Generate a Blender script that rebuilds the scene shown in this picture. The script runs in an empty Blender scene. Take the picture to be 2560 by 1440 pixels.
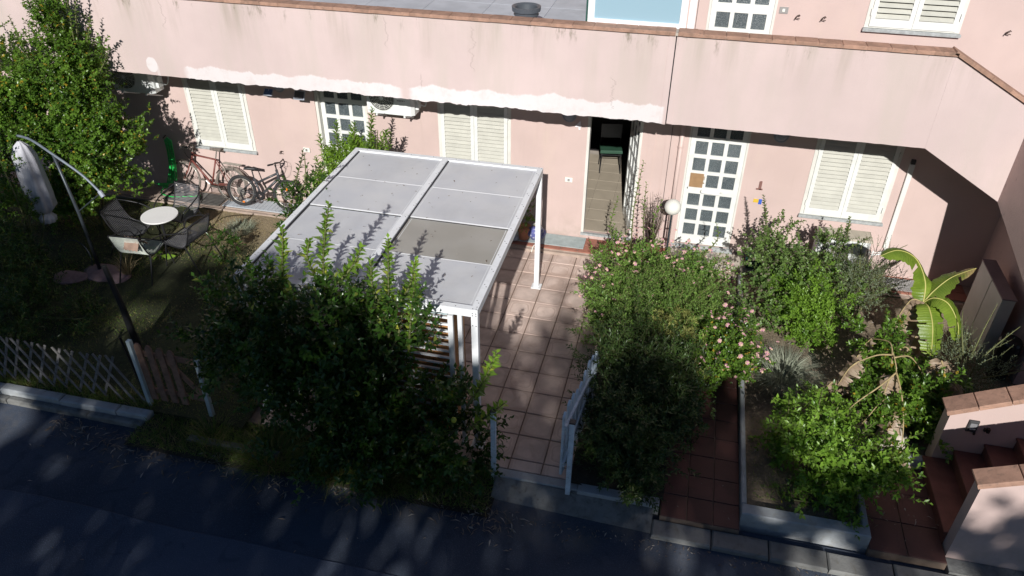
import bpy, math, random
import numpy as np
from mathutils import Vector, Matrix, Euler
R = math.radians
random.seed(7)
rng = np.random.default_rng(11)
scn = bpy.context.scene
col = scn.collection

# ------------------------------------------------------------------ camera
cam_d = bpy.data.cameras.new('camera'); cam = bpy.data.objects.new('camera', cam_d); col.objects.link(cam)
_r = Vector((0.97335822, 0.2291876, 0.00684322)); _u = Vector((-0.13584432, 0.55237261, 0.82245414)); _f = Vector((-0.18471628, 0.80147211, -0.56879026))
cam.matrix_world = Matrix(((_r.x, _u.x, -_f.x, 0.0), (_r.y, _u.y, -_f.y, -11.8065), (_r.z, _u.z, -_f.z, 7.1419), (0, 0, 0, 1)))
cam_d.sensor_width = 36.0; cam_d.lens = 1917.9 / 2560 * 36; cam_d.clip_end = 400
scn.camera = cam

# ------------------------------------------------------------------ sky, sun, exposure
SUN = Vector((0.1274, -1.0, 0.5608)).normalized()
w = bpy.data.worlds.new('World'); scn.world = w; w.use_nodes = True
nt = w.node_tree; sky = nt.nodes.new('ShaderNodeTexSky'); sky.sky_type = 'NISHITA'; sky.sun_disc = False
sky.sun_elevation = math.asin(SUN.z); sky.sun_rotation = math.atan2(SUN.x, SUN.y)
sky.air_density = 0.8; sky.dust_density = 0.2; sky.ozone_density = 5.0
nt.links.new(sky.outputs[0], nt.nodes['Background'].inputs[0]); nt.nodes['Background'].inputs[1].default_value = 0.05
sun_d = bpy.data.lights.new('sun', 'SUN'); sun_d.energy = 5.0; sun_d.angle = R(0.53); sun_d.color = (1.0, 0.972, 0.93)
sun = bpy.data.objects.new('sun', sun_d); col.objects.link(sun); sun.location = (3, -20, 20)
sun.rotation_euler = SUN.to_track_quat('Z', 'Y').to_euler()
scn.view_settings.view_transform = 'Standard'; scn.view_settings.look = 'None'
scn.view_settings.gamma = 1.0; scn.view_settings.exposure = 0.08; scn.view_settings.use_curve_mapping = False
try:
    scn.cycles.max_bounces = 6; scn.cycles.transparent_max_bounces = 8
except Exception: pass

# ------------------------------------------------------------------ materials
class NT:
    def __init__(s, name):
        s.m = bpy.data.materials.new(name); s.m.use_nodes = True; s.t = s.m.node_tree; s.N = s.t.nodes; s.L = s.t.links
        s.b = s.N['Principled BSDF']; s.out = s.N['Material Output']
        g = s.N.new('ShaderNodeNewGeometry'); s.pos = g.outputs['Position']; s.isl = g.outputs['Random Per Island']
        s.rnd = s.N.new('ShaderNodeObjectInfo').outputs['Random']
    def put(s, sock, v):
        if isinstance(v, bpy.types.NodeSocket): s.L.new(v, sock)
        elif isinstance(v, (tuple, list)): sock.default_value = tuple(v) + ((1,) if len(v) == 3 and len(sock.default_value) == 4 else ())
        else: sock.default_value = v
    def noise(s, scale, vec=None, detail=4, rough=.55, dist=0.0):
        n = s.N.new('ShaderNodeTexNoise'); n.inputs['Scale'].default_value = scale; n.inputs['Detail'].default_value = detail
        n.inputs['Roughness'].default_value = rough; n.inputs['Distortion'].default_value = dist
        s.L.new(vec if vec is not None else s.pos, n.inputs['Vector']); return n.outputs['Fac']
    def vscale(s, v, vec=None):
        n = s.N.new('ShaderNodeVectorMath'); n.operation = 'MULTIPLY'; s.L.new(vec if vec is not None else s.pos, n.inputs[0]); n.inputs[1].default_value = v; return n.outputs[0]
    def ramp(s, f, a, b):
        n = s.N.new('ShaderNodeMapRange'); n.interpolation_type = 'SMOOTHSTEP'; s.put(n.inputs[0], f); n.inputs[1].default_value = a; n.inputs[2].default_value = b; return n.outputs[0]
    def lin(s, f, a, b, c, d):
        n = s.N.new('ShaderNodeMapRange'); s.put(n.inputs[0], f)
        for i, q in enumerate((a, b, c, d)): n.inputs[i + 1].default_value = q
        return n.outputs[0]
    def math(s, op, a, b=0.0):
        n = s.N.new('ShaderNodeMath'); n.operation = op; s.put(n.inputs[0], a); s.put(n.inputs[1], b); return n.outputs[0]
    def mix(s, f, a, b):
        n = s.N.new('ShaderNodeMix'); n.data_type = 'RGBA'; s.put(n.inputs[0], f); s.put(n.inputs[6], a); s.put(n.inputs[7], b); return n.outputs[2]
    def xyz(s):
        n = s.N.new('ShaderNodeSeparateXYZ'); s.L.new(s.pos, n.inputs[0]); return n.outputs
    def bump(s, h, strength, dist=.01):
        n = s.N.new('ShaderNodeBump'); n.inputs['Strength'].default_value = strength; n.inputs['Distance'].default_value = dist; s.L.new(h, n.inputs['Height']); s.L.new(n.outputs[0], s.b.inputs['Normal']); return n.outputs[0]
def mul(c, k): return tuple(min(1, x * k) for x in c)
def M(name, c, rough=.6, var=.12, vs=4, bump=.0, bs=60, metal=0, rnd=0.0, isl=0.0, spec=.4, dirt=None, dirt_amt=.5, coat=0):
    s = NT(name); n = s.noise(vs); v = s.mix(s.ramp(n, .25, .75), mul(c, 1 - var), mul(c, 1 + var))
    if dirt: v = s.mix(s.math('MULTIPLY', s.ramp(s.noise(vs * 2.3, dist=.6), .5, .75), dirt_amt), v, dirt)
    for amt, src in ((rnd, s.rnd), (isl, s.isl)):
        if amt:
            h = s.N.new('ShaderNodeHueSaturation'); s.put(h.inputs['Value'], s.lin(src, 0, 1, 1 - amt, 1 + amt)); s.L.new(v, h.inputs['Color']); v = h.outputs[0]
    s.put(s.b.inputs['Base Color'], v); s.b.inputs['Roughness'].default_value = rough; s.b.inputs['Metallic'].default_value = metal
    s.b.inputs['Specular IOR Level'].default_value = spec
    if coat: s.b.inputs['Coat Weight'].default_value = coat
    if bump: s.bump(s.noise(bs, detail=5), bump)
    return s.m
def leaf_mat(name, c1, c2, c3=None, rough=.38, trans=.3, amt3=.12):
    s = NT(name); v = s.mix(s.isl, c1, c2)
    n = s.noise(2.2); v = s.mix(s.ramp(n, .35, .7), v, mul(c2, 1.15)); v = s.mix(s.math('MULTIPLY', s.ramp(s.noise(4.5, detail=2), .5, .75), .5), v, mul(c1, .7))
    if c3: v = s.mix(s.math('LESS_THAN', s.math('FRACT', s.math('MULTIPLY', s.isl, 17.3)), amt3), v, c3)
    s.put(s.b.inputs['Base Color'], v); s.b.inputs['Roughness'].default_value = rough; s.b.inputs['Specular IOR Level'].default_value = .45
    tr = s.N.new('ShaderNodeBsdfTranslucent'); h = s.N.new('ShaderNodeHueSaturation'); h.inputs['Hue'].default_value = .48; h.inputs['Value'].default_value = 1.5; s.L.new(v, h.inputs['Color']); s.L.new(h.outputs[0], tr.inputs[0])
    mx = s.N.new('ShaderNodeMixShader'); mx.inputs[0].default_value = trans; s.L.new(s.b.outputs[0], mx.inputs[1]); s.L.new(tr.outputs[0], mx.inputs[2]); s.L.new(mx.outputs[0], s.out.inputs[0])
    return s.m
PINK = (.565, .437, .403)
def facade_mat(name, c=PINK):
    s = NT(name); X, Y, Z = s.xyz(); v = s.mix(s.ramp(s.noise(.9, detail=6), .3, .7), mul(c, .94), mul(c, 1.05))
    v = s.mix(s.math('MULTIPLY', s.ramp(s.noise(2.6, s.vscale((1, 1, .35)), detail=6), .52, .8), .3), v, (.60, .49, .40))
    v = s.mix(s.math('MULTIPLY', s.ramp(s.noise(38), .62, .7), .10), v, mul(c, .7))
    v = s.mix(s.math('MULTIPLY', s.math('MULTIPLY', s.ramp(Z, .75, .1), s.ramp(s.noise(5, detail=7, rough=.65), .35, .65)), .4), v, (.36, .29, .24))
    v = s.mix(s.math('MULTIPLY', s.ramp(s.noise(3.3, s.vscale((2.2, 1, .22)), detail=6, rough=.65), .55, .75), .22), v, (.42, .33, .28))
    s.put(s.b.inputs['Base Color'], v); s.b.inputs['Roughness'].default_value = .85; s.b.inputs['Specular IOR Level'].default_value = .2
    s.bump(s.math('ADD', s.noise(70, detail=3), s.math('MULTIPLY', s.noise(6), 1.5)), .25, .006); return s.m
def parapet_mat():
    s = NT('parapet_plaster'); X, Y, Z = s.xyz()
    c = (.565, .455, .435)
    v = s.mix(s.ramp(s.noise(.8, detail=6), .3, .7), mul(c, .95), mul(c, 1.06))
    v = s.mix(s.math('MULTIPLY', s.ramp(s.noise(1.6, s.vscale((1.5, 1, .25)), detail=6), .42, .72), .6), v, (.50, .43, .385))
    st = s.noise(1.0, s.vscale((3.1, 1, .32)), detail=5, rough=.6)                     # drip stains under the cap
    fade = s.ramp(Z, 3.25, 4.12); left = s.lin(X, -12, 0.5, 1.0, .55)
    m = s.math('MULTIPLY', s.math('MULTIPLY', s.ramp(st, .47, .72), fade), left)
    v = s.mix(s.math('MULTIPLY', m, .68), v, (.28, .25, .185))
    m2 = s.math('MULTIPLY', s.ramp(s.noise(1.0, s.vscale((6, 1, 1.6)), detail=6, rough=.7), .56, .70), s.ramp(Z, 3.80, 4.11))
    v = s.mix(s.math('MULTIPLY', m2, .8), v, (.13, .12, .07))
    # repaired strip along the lower edge
    e = s.math('ADD', s.math('MULTIPLY', s.noise(1.3, s.vscale((1, 0, 0)), detail=9, rough=.62), .46), s.lin(X, -8, 0, 2.80, 2.885))
    body = s.ramp(s.math('SUBTRACT', e, Z), -.02, .012)
    body = s.math('MULTIPLY', body, s.ramp(s.math('ADD', X, s.math('MULTIPLY', s.noise(9), .1)), -7.82, -7.72))
    body = s.math('MULTIPLY', body, s.ramp(X, -.24, -.28))
    gap = s.ramp(s.math('ABSOLUTE', s.math('ADD', s.math('ADD', X, 4.06), s.math('MULTIPLY', s.noise(6), .12))), .03, .14)
    body = s.math('MULTIPLY', body, gap)
    dx = s.math('DIVIDE', s.math('ADD', X, 8.42), .10); dz = s.math('DIVIDE', s.math('SUBTRACT', Z, 3.03), .125)
    d = s.math('ADD', s.math('ADD', s.math('MULTIPLY', dx, dx), s.math('MULTIPLY', dz, dz)), s.math('MULTIPLY', s.noise(14), .6))
    body = s.math('MAXIMUM', body, s.ramp(d, 1.45, 1.15))
    dz2 = s.math('ABSOLUTE', s.math('ADD', X, 8.33)); drip = s.math('MULTIPLY', s.ramp(dz2, .03, .02), s.ramp(Z, 3.05, 3.0))
    body = s.math('MAXIMUM', body, s.math('MULTIPLY', drip, .4))
    white = s.mix(s.ramp(s.noise(5, detail=8, rough=.7), .45, .75), (.66, .615, .61), (.61, .54, .525))
    v = s.mix(body, v, white)
    # hair cracks
    def crack(x0, z0, z1, amp):
        wob = s.math('MULTIPLY', s.math('SUBTRACT', s.noise(7, s.vscale((0, 0, 1)), detail=6, rough=.7), .5), amp)
        dd = s.math('ABSOLUTE', s.math('SUBTRACT', s.math('ADD', X, -x0), wob))
        k = s.math('MULTIPLY', s.ramp(dd, .006, .002), s.math('MULTIPLY', s.ramp(Z, z0, z0 + .08), s.ramp(Z, z1, z1 - .08)))
        return k
    ck = crack(-3.05, 3.35, 4.05, .5)
    for a in ((-3.85, 3.02, 3.3, .3), (-4.35, 3.6, 4.1, .3), (-1.0, 2.95, 3.5, .6), (-8.0, 3.6, 4.1, .4)): ck = s.math('MAXIMUM', ck, crack(*a))
    v = s.mix(s.math('MULTIPLY', ck, .55), v, (.2, .15, .13))
    s.put(s.b.inputs['Base Color'], v); s.b.inputs['Roughness'].default_value = .88; s.b.inputs['Specular IOR Level'].default_value = .2
    h = s.math('ADD', s.math('MULTIPLY', body, s.math('ADD', .5, s.math('MULTIPLY', s.noise(22, detail=7, rough=.7), .5))), s.math('MULTIPLY', s.noise(60, detail=3), .6))
    s.bump(h, .35, .008); return s.m
def stair_wall_mat():
    s = NT('rough_stucco'); c = (.58, .42, .385)
    v = s.mix(s.ramp(s.noise(1.4, detail=6), .3, .7), mul(c, .88), mul(c, 1.05))
    v = s.mix(s.math('MULTIPLY', s.ramp(s.noise(9, s.vscale((1, 1, .5)), detail=7, rough=.7), .60, .72), .6), v, (.22, .15, .14))
    s.put(s.b.inputs['Base Color'], v); s.b.inputs['Roughness'].default_value = .9
    s.bump(s.noise(45, detail=6, rough=.7), .5, .01); return s.m
def asphalt_mat(name, c, grain):
    s = NT(name); v = s.mix(s.ramp(s.noise(.7, detail=6), .3, .7), mul(c, .78), mul(c, 1.2))
    v = s.mix(s.math('MULTIPLY', s.ramp(s.noise(90, detail=2), .5, .75), grain), v, mul(c, 2.4))
    v = s.mix(s.math('MULTIPLY', s.ramp(s.noise(3.1, dist=1.2, detail=7), .56, .66), .35), v, mul(c, .5))
    X, Y, Z = s.xyz()
    wear = s.math('MULTIPLY', s.ramp(Y, -6.75, -6.1), s.ramp(s.noise(2.3, detail=8, rough=.65), .42, .68))
    v = s.mix(s.math('MULTIPLY', wear, .5), v, (.17, .155, .135))
    s.put(s.b.inputs['Base Color'], v); s.b.inputs['Roughness'].default_value = .92; s.b.inputs['Specular IOR Level'].default_value = .25
    s.bump(s.noise(130, detail=3), .5, .006); return s.m
def tile_mat(name, c, stain, amt=.5, rnd=.10, rough=.7):
    s = NT(name); n = s.noise(5, detail=6); v = s.mix(s.ramp(n, .3, .7), mul(c, .86), mul(c, 1.08))
    # rounded-square water mark in the middle of each tile, from the tile's own coordinates
    tc = s.N.new('ShaderNodeTexCoord').outputs['Object']; sp = s.N.new('ShaderNodeSeparateXYZ'); s.L.new(tc, sp.inputs[0])
    px = s.math('POWER', s.math('ABSOLUTE', s.math('MULTIPLY', sp.outputs[0], 6.6)), 4.0); py = s.math('POWER', s.math('ABSOLUTE', s.math('MULTIPLY', sp.outputs[1], 6.6)), 4.0)
    wob = s.noise(7.0, detail=5); d = s.math('ADD', s.math('ADD', px, py), s.math('MULTIPLY', s.math('SUBTRACT', wob, .5), 1.6))
    ring = s.math('MULTIPLY', s.ramp(d, .35, .62), s.ramp(d, 1.0, .72))
    on = s.lin(s.rnd, .25, .8, 0, 1)
    v = s.mix(s.math('MULTIPLY', s.math('MULTIPLY', ring, on), .55), v, stain)
    v = s.mix(s.math('MULTIPLY', s.ramp(d, .9, 1.6), .35), v, stain)
    v = s.mix(s.math('MULTIPLY', s.ramp(s.noise(2.0, detail=7, dist=1), .52, .7), amt), v, stain)
    h = s.N.new('ShaderNodeHueSaturation'); s.put(h.inputs['Value'], s.lin(s.rnd, 0, 1, 1 - rnd, 1 + rnd)); s.L.new(v, h.inputs['Color'])
    s.put(s.b.inputs['Base Color'], h.outputs[0]); s.b.inputs['Roughness'].default_value = rough; s.bump(s.noise(40), .12, .004); return s.m
def soil_mat(name, c, dry=None):
    s = NT(name); X, Y, Z = s.xyz(); v = s.mix(s.ramp(s.noise(1.3, detail=8, rough=.65), .35, .65), mul(c, .6), mul(c, 1.25))
    v = s.mix(s.ramp(s.noise(26, detail=5), .55, .7), v, mul(c, 1.6)); v = v if not dry else s.mix(s.math('MULTIPLY', s.math('MULTIPLY', s.ramp(s.math('ADD', Y, s.math('MULTIPLY', s.noise(2.0, detail=7, rough=.65), 1.6)), -1.3, -.2), s.ramp(X, -8.9, -8.2)), .85), v, dry); s.put(s.b.inputs['Base Color'], v); s.b.inputs['Roughness'].default_value = .95
    s.bump(s.math('ADD', s.noise(30, detail=6, rough=.7), s.noise(5)), .9, .03); return s.m
def panel_mat(ca=(.74, .76, .80), cb=(.84, .85, .86)):
    s = NT('frosted_panel'); s.put(s.b.inputs['Base Color'], s.mix(s.math('MULTIPLY', s.ramp(s.rnd, .55, .95), .55), s.mix(s.ramp(s.noise(2.2, detail=7), .3, .75), ca, cb), (.60, .60, .60)))
    bc_ = s.b.inputs['Base Color'].links[0].from_socket; s.put(s.b.inputs['Base Color'], s.mix(s.math('MULTIPLY', s.ramp(s.noise(1.1, detail=8, rough=.7, dist=.5), .45, .75), .35), bc_, (.50, .50, .50)))
    s.b.inputs['Roughness'].default_value = .36; s.b.inputs['Specular IOR Level'].default_value = .4
    tr = s.N.new('ShaderNodeBsdfTranslucent'); tr.inputs[0].default_value = (.75, .75, .78, 1); tp = s.N.new('ShaderNodeBsdfTransparent'); tp.inputs[0].default_value = (.9, .9, .92, 1)
    m1 = s.N.new('ShaderNodeMixShader'); m1.inputs[0].default_value = .30; s.L.new(s.b.outputs[0], m1.inputs[1]); s.L.new(tr.outputs[0], m1.inputs[2])
    m2 = s.N.new('ShaderNodeMixShader'); m2.inputs[0].default_value = .12; s.L.new(m1.outputs[0], m2.inputs[1]); s.L.new(tp.outputs[0], m2.inputs[2]); s.L.new(m2.outputs[0], s.out.inputs[0]); return s.m
def pane_mat():
    s = NT('textured_pane'); v = s.mix(s.ramp(s.noise(60, s.vscale((1, 1, 1.6)), detail=3), .45, .65), (.045, .06, .068), (.12, .145, .155)); v = s.mix(s.math('MULTIPLY', s.ramp(s.noise(1.3), .4, .7), .35), v, (.16, .19, .20)); v = s.mix(s.math('MULTIPLY', s.ramp(s.noise(190, detail=1), .66, .72), .7), v, (.5, .53, .53)); s.put(s.b.inputs['Base Color'], v)  # fine pale specks are glints painted into the pane colour
    s.b.inputs['Roughness'].default_value = .22; s.bump(s.noise(75, s.vscale((1, 1, 1.8)), detail=2), .8, .01); return s.m
def banana_mat(name, a, b, tipc=None, k=.3):
    s = NT(name); v = s.mix(s.ramp(s.noise(5, detail=5), .3, .7), a, b)
    tc = s.N.new('ShaderNodeUVMap').outputs[0]; sp = s.N.new('ShaderNodeSeparateXYZ'); s.L.new(tc, sp.inputs[0])
    w_ = s.N.new('ShaderNodeTexWave'); w_.bands_direction = 'X'; w_.inputs['Scale'].default_value = 9; w_.inputs['Distortion'].default_value = 1.5; s.L.new(tc, w_.inputs['Vector'])
    v = s.mix(s.math('MULTIPLY', w_.outputs[1], .22), v, mul(b, .55))
    if tipc: v = s.mix(s.ramp(s.math('ADD', sp.outputs[0], s.math('MULTIPLY', s.noise(11, detail=5), .6)), .95, 1.25), v, tipc)
    s.put(s.b.inputs['Base Color'], v); s.b.inputs['Roughness'].default_value = .4; s.bump(w_.outputs[1], .3, .01)
    tr = s.N.new('ShaderNodeBsdfTranslucent'); s.L.new(v, tr.inputs[0]); mx = s.N.new('ShaderNodeMixShader'); mx.inputs[0].default_value = k
    s.L.new(s.b.outputs[0], mx.inputs[1]); s.L.new(tr.outputs[0], mx.inputs[2]); s.L.new(mx.outputs[0], s.out.inputs[0]); return s.m

MAT = dict(
 facade=facade_mat('facade_plaster'), parapet=parapet_mat(), stucco=stair_wall_mat(),
 trim=M('cream_trim', (.66, .65, .60), .6, .08, 3, .1, 40), white=M('white_paint', (.71, .72, .69), .45, .04, 3, .05, 30, dirt=(.5, .48, .42), dirt_amt=.25),
 slat=M('shutter_slat_paint', (.49, .485, .43), .5, .06, 6, rnd=.04), pane=pane_mat(), marble=M('grey_marble', (.36, .38, .38), .4, .2, 20, .05, 60),
 cap=M('terracotta_cap', (.36, .215, .155), .8, .2, 7, .35, 45, rnd=.12, dirt=(.17, .12, .09), dirt_amt=.6), joint=M('grout', (.42, .37, .32), .9, .15, 9, .2, 60),
 terrace=M('terrace_tile', (.38, .415, .46), .7, .12, 1.6, .05, 40, rnd=.04, dirt=(.30, .33, .36), dirt_amt=.5),
 asph=asphalt_mat('old_asphalt', (.057, .070, .096), .5), asph2=asphalt_mat('new_asphalt', (.074, .091, .128), .6),
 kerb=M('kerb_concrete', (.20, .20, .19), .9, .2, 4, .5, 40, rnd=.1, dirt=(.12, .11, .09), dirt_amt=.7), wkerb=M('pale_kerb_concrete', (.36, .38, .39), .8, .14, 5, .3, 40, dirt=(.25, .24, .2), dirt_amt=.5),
 concrete=M('rough_concrete', (.19, .19, .18), .92, .25, 6, .8, 25, dirt=(.09, .085, .07), dirt_amt=.7),
 patio=tile_mat('patio_tile', (.61, .485, .425), (.37, .26, .21), .55, .13), patio_base=M('patio_mortar', (.17, .125, .095), .95, .2, 8, .3, 60),
 redtile=tile_mat('red_path_tile', (.115, .045, .038), (.06, .028, .024), .7, .2), redstep=M('terracotta_step', (.16, .06, .045), .7, .2, 6, .1, 40, rnd=.1),
 soil=soil_mat('soil', (.23, .18, .125)), lawn=soil_mat('lawn_soil', (.050, .058, .022), (.30, .235, .15)), verge=soil_mat('verge_soil', (.045, .04, .028)),
 wmetal=M('white_aluminium', (.76, .78, .80), .35, .04, 4, .03, 30, spec=.5, dirt=(.55, .55, .53), dirt_amt=.3), gasket=M('dark_gasket', (.03, .03, .035), .7), panel=panel_mat(), panelwarm=panel_mat((.46, .44, .39), (.54, .52, .47)),
 screw=M('screw_head', (.25, .25, .26), .4, metal=.6), wood=M('orange_board', (.38, .19, .075), .6, .25, 9, .1, 50), greywood=M('weathered_wood', (.21, .20, .19), .9, .3, 14, .5, 60, rnd=.15, dirt=(.08, .08, .07), dirt_amt=.5),
 brownwood=M('brown_gate_wood', (.24, .145, .105), .85, .25, 12, .4, 60, rnd=.12), bluepost=M('blue_grey_paint', (.42, .50, .52), .55, .1, 6, .1, 40),
 gatewhite=M('old_white_paint', (.62, .72, .80), .6, .12, 8, .2, 60, rnd=.06, dirt=(.25, .27, .28), dirt_amt=.5),
 black=M('black_metal', (.018, .018, .02), .4, .2, 8), rubber=M('rubber', (.03, .03, .032), .8, .2, 20, .3, 90), chrome=M('worn_chrome', (.42, .40, .36), .35, .15, 20, metal=.7),
 red=M('dusty_red_paint', (.19, .055, .045), .5, .2, 20, dirt=(.25, .17, .13), dirt_amt=.5), saddle=M('worn_saddle', (.17, .145, .125), .7, .2, 20, .2, 60), fend=M('dusty_fender', (.34, .31, .27), .5, .2, 12, metal=.3),
 boxgrey=M('dull_box_grey', (.05, .05, .052), .85, .15, 20), boxpale=M('dull_pale_grey', (.20, .20, .21), .9, .1, 20), greyp2=M('grey_steel', (.17, .20, .23), .45, .2, 8, metal=.2), greyp=M('graphite_paint', (.06, .062, .07), .35, .2, 8), orange=M('orange_reflector', (.85, .22, .02), .2), cord=M('grey_cord', (.20, .20, .215), .5, .15, 12), cordw=M('sunlit_cord', (.52, .56, .50), .5, .15, 12),
 table=M('white_table_top', (.80, .79, .77), .35, .03, 3), cloth=M('brown_cloth', (.28, .19, .145), .9, .15, 10, .3, 90), canopy=M('grey_canopy_fabric', (.50, .50, .54), .9, .12, 5, .3, 60), umetal=M('umbrella_steel', (.045, .055, .065), .4, .15, 8, metal=.3),
 hose=M('green_hose', (.03, .42, .09), .3, .3, 25, isl=.3, spec=.6), ac=M('white_ac_casing', (.72, .74, .73), .4, .04, 4), acdark=M('dark_fan_grille', (.04, .04, .045), .5), beige=M('beige_ac_top', (.52, .47, .38), .6, .12, 6), text=M('grey_lettering', (.12, .12, .13), .5),
 solar=M('blue_solar_cell', (.06, .12, .26), .2, .3, 18), solarframe=M('grey_lamp_plastic', (.33, .36, .42), .5), number=M('brown_number', (.20, .10, .085), .6), numgrey=M('grey_number', (.85, .82, .84), .5), iron=M('rusty_iron', (.05, .03, .022), .8, .3, 30), plate=M('switch_plate', (.76, .77, .70), .4, .03), steel=M('steel_plate', (.45, .45, .44), .35, metal=.5), yellow=M('yellow_enamel', (.62, .42, .05), .4), bluee=M('blue_enamel', (.05, .12, .5), .4),
 globe=M('white_globe', (.74, .73, .67), .35, .05, 4), pipe=M('painted_pipe', (.62, .48, .44), .5, .05, 4), mat_blue=M('blue_grey_mat', (.36, .42, .42), .95, .12, 12, .6, 80), redstrip=tile_mat('walkway_tile', (.36, .15, .105), (.2, .1, .07), .3, .12),
 grate=M('steel_grate', (.16, .155, .145), .6, .2, 12, .2, 60, metal=.3), ribbed=M('ribbed_sheet', (.42, .46, .50), .45, .08, 5, .1, 40), wstone=M('walkway_concrete', (.38, .30, .25), .85, .15, 5, .3, 50, dirt=(.22, .18, .14), dirt_amt=.5),
 brownboard=M('brown_cardboard', (.31, .19, .095), .7, .12, 12, .1, 60), cabinet=M('grey_cabinet_panel', (.62, .59, .53), .5, .08, 3, .1, 40), cabtop=M('mauve_cabinet_top', (.30, .22, .22), .6, .1, 5), room=M('unlit_room_shade', (.05, .045, .045), .8), roomfloor=M('beige_room_floor', (.40, .345, .27), .45, .08, 3, rnd=.03), mint=M('mint_seat', (.03, .08, .05), .5),  # room colour is near black to hold the shade of the unlit interior
 pot=M('grey_plastic_pot', (.075, .085, .10), .45, .1, 8), tpot=M('terracotta_pot', (.42, .19, .11), .8, .15, 8), gpot=M('dark_green_planter', (.02, .075, .06), .5), glass=None,
 bag=M('blue_white_bag', (.10, .11, .30), .6, .2, 9, dirt=(.75, .75, .75), dirt_amt=.9), stone=M('pale_stone', (.50, .45, .38), .9, .2, 9, .7, 30, dirt=(.25, .21, .17), dirt_amt=.6), slab=M('mauve_slab', (.30, .20, .20), .85, .2, 9, .5, 30),
 bark=M('bark', (.115, .085, .06), .9, .3, 14, .6, 60), stem=M('green_stem', (.12, .13, .05), .7, .2, 20), midrib=M('banana_midrib', (.42, .40, .12), .5), dead=banana_mat('dead_banana_leaf', (.34, .235, .15), (.52, .41, .30), k=.3), deadrib=M('dry_midrib', (.36, .28, .14), .7, .2, 20),
 banana=banana_mat('banana_leaf', (.13, .22, .022), (.23, .33, .04)), bananat=banana_mat('banana_leaf_scorched', (.12, .20, .025), (.20, .27, .04), (.50, .38, .16)),
 lemonleaf=leaf_mat('lemon_leaf', (.012, .042, .006), (.045, .105, .014), (.15, .19, .03), .28, .25, .05), young=leaf_mat('sunlit_young_citrus_leaf', (.08, .19, .018), (.20, .34, .04), (.36, .42, .06), .3, .35, .08), lemon=M('green_lemon', (.38, .40, .05), .4, .2, 20),  # young leaves are paler; sunlight and shade also put into these two leaf colours
 privet=leaf_mat('shrub_leaf', (.035, .10, .012), (.125, .23, .028), (.38, .28, .03), .32, .3, .028), laurel=leaf_mat('laurel_leaf', (.075, .17, .02), (.20, .33, .04), None, .35, .35),
 hedge=leaf_mat('hedge_leaf', (.07, .16, .025), (.185, .31, .06), (.22, .22, .09), .5, .3, .1), round=leaf_mat('round_leaf', (.06, .13, .03), (.155, .24, .065), (.19, .17, .12), .42, .28, .12), bright=leaf_mat('bright_leaf', (.08, .19, .02), (.19, .33, .04), None, .38, .32),
 silver=leaf_mat('silver_leaf', (.15, .21, .13), (.28, .34, .23), None, .6, .2), variegated=leaf_mat('variegated_leaf', (.14, .18, .04), (.32, .33, .10), None, .5, .3), flower=leaf_mat('pink_flower', (.62, .20, .36), (.75, .42, .50), (.8, .6, .4), .6, .3, .1), redflower=leaf_mat('red_flower', (.5, .04, .03), (.45, .12, .06), None, .6, .2), yflower=leaf_mat('yellow_flower', (.8, .6, .02), (.85, .7, .05), None, .6, .2),
 grass=leaf_mat('grass_blade', (.07, .13, .02), (.15, .22, .035), (.30, .24, .10), .6, .3, .25), dry=leaf_mat('dry_grass', (.30, .24, .12), (.42, .34, .19), None, .8, .2), bluegrass=leaf_mat('blue_grass', (.20, .24, .17), (.34, .36, .27), None, .6, .2), litter=leaf_mat('litter', (.10, .07, .05), (.22, .18, .14), (.36, .33, .29), .8, .1, .2),
 shadedhedge=leaf_mat('shaded_hedge_leaf', (.018, .045, .009), (.055, .10, .022), (.10, .12, .04), .4, .25, .06), treeleaf=leaf_mat('tall_tree_leaf', (.04, .07, .02), (.07, .10, .03), None, .5, .1), far=M('far_wall', (.5, .42, .36), .8))  # hedge by the gate: dark by nature, with shade added into its leaf colour
s = NT('frosted_glass'); s.b.inputs['Base Color'].default_value = (.28, .42, .50, 1); s.b.inputs['Roughness'].default_value = .3; MAT['glass'] = s.m

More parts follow.
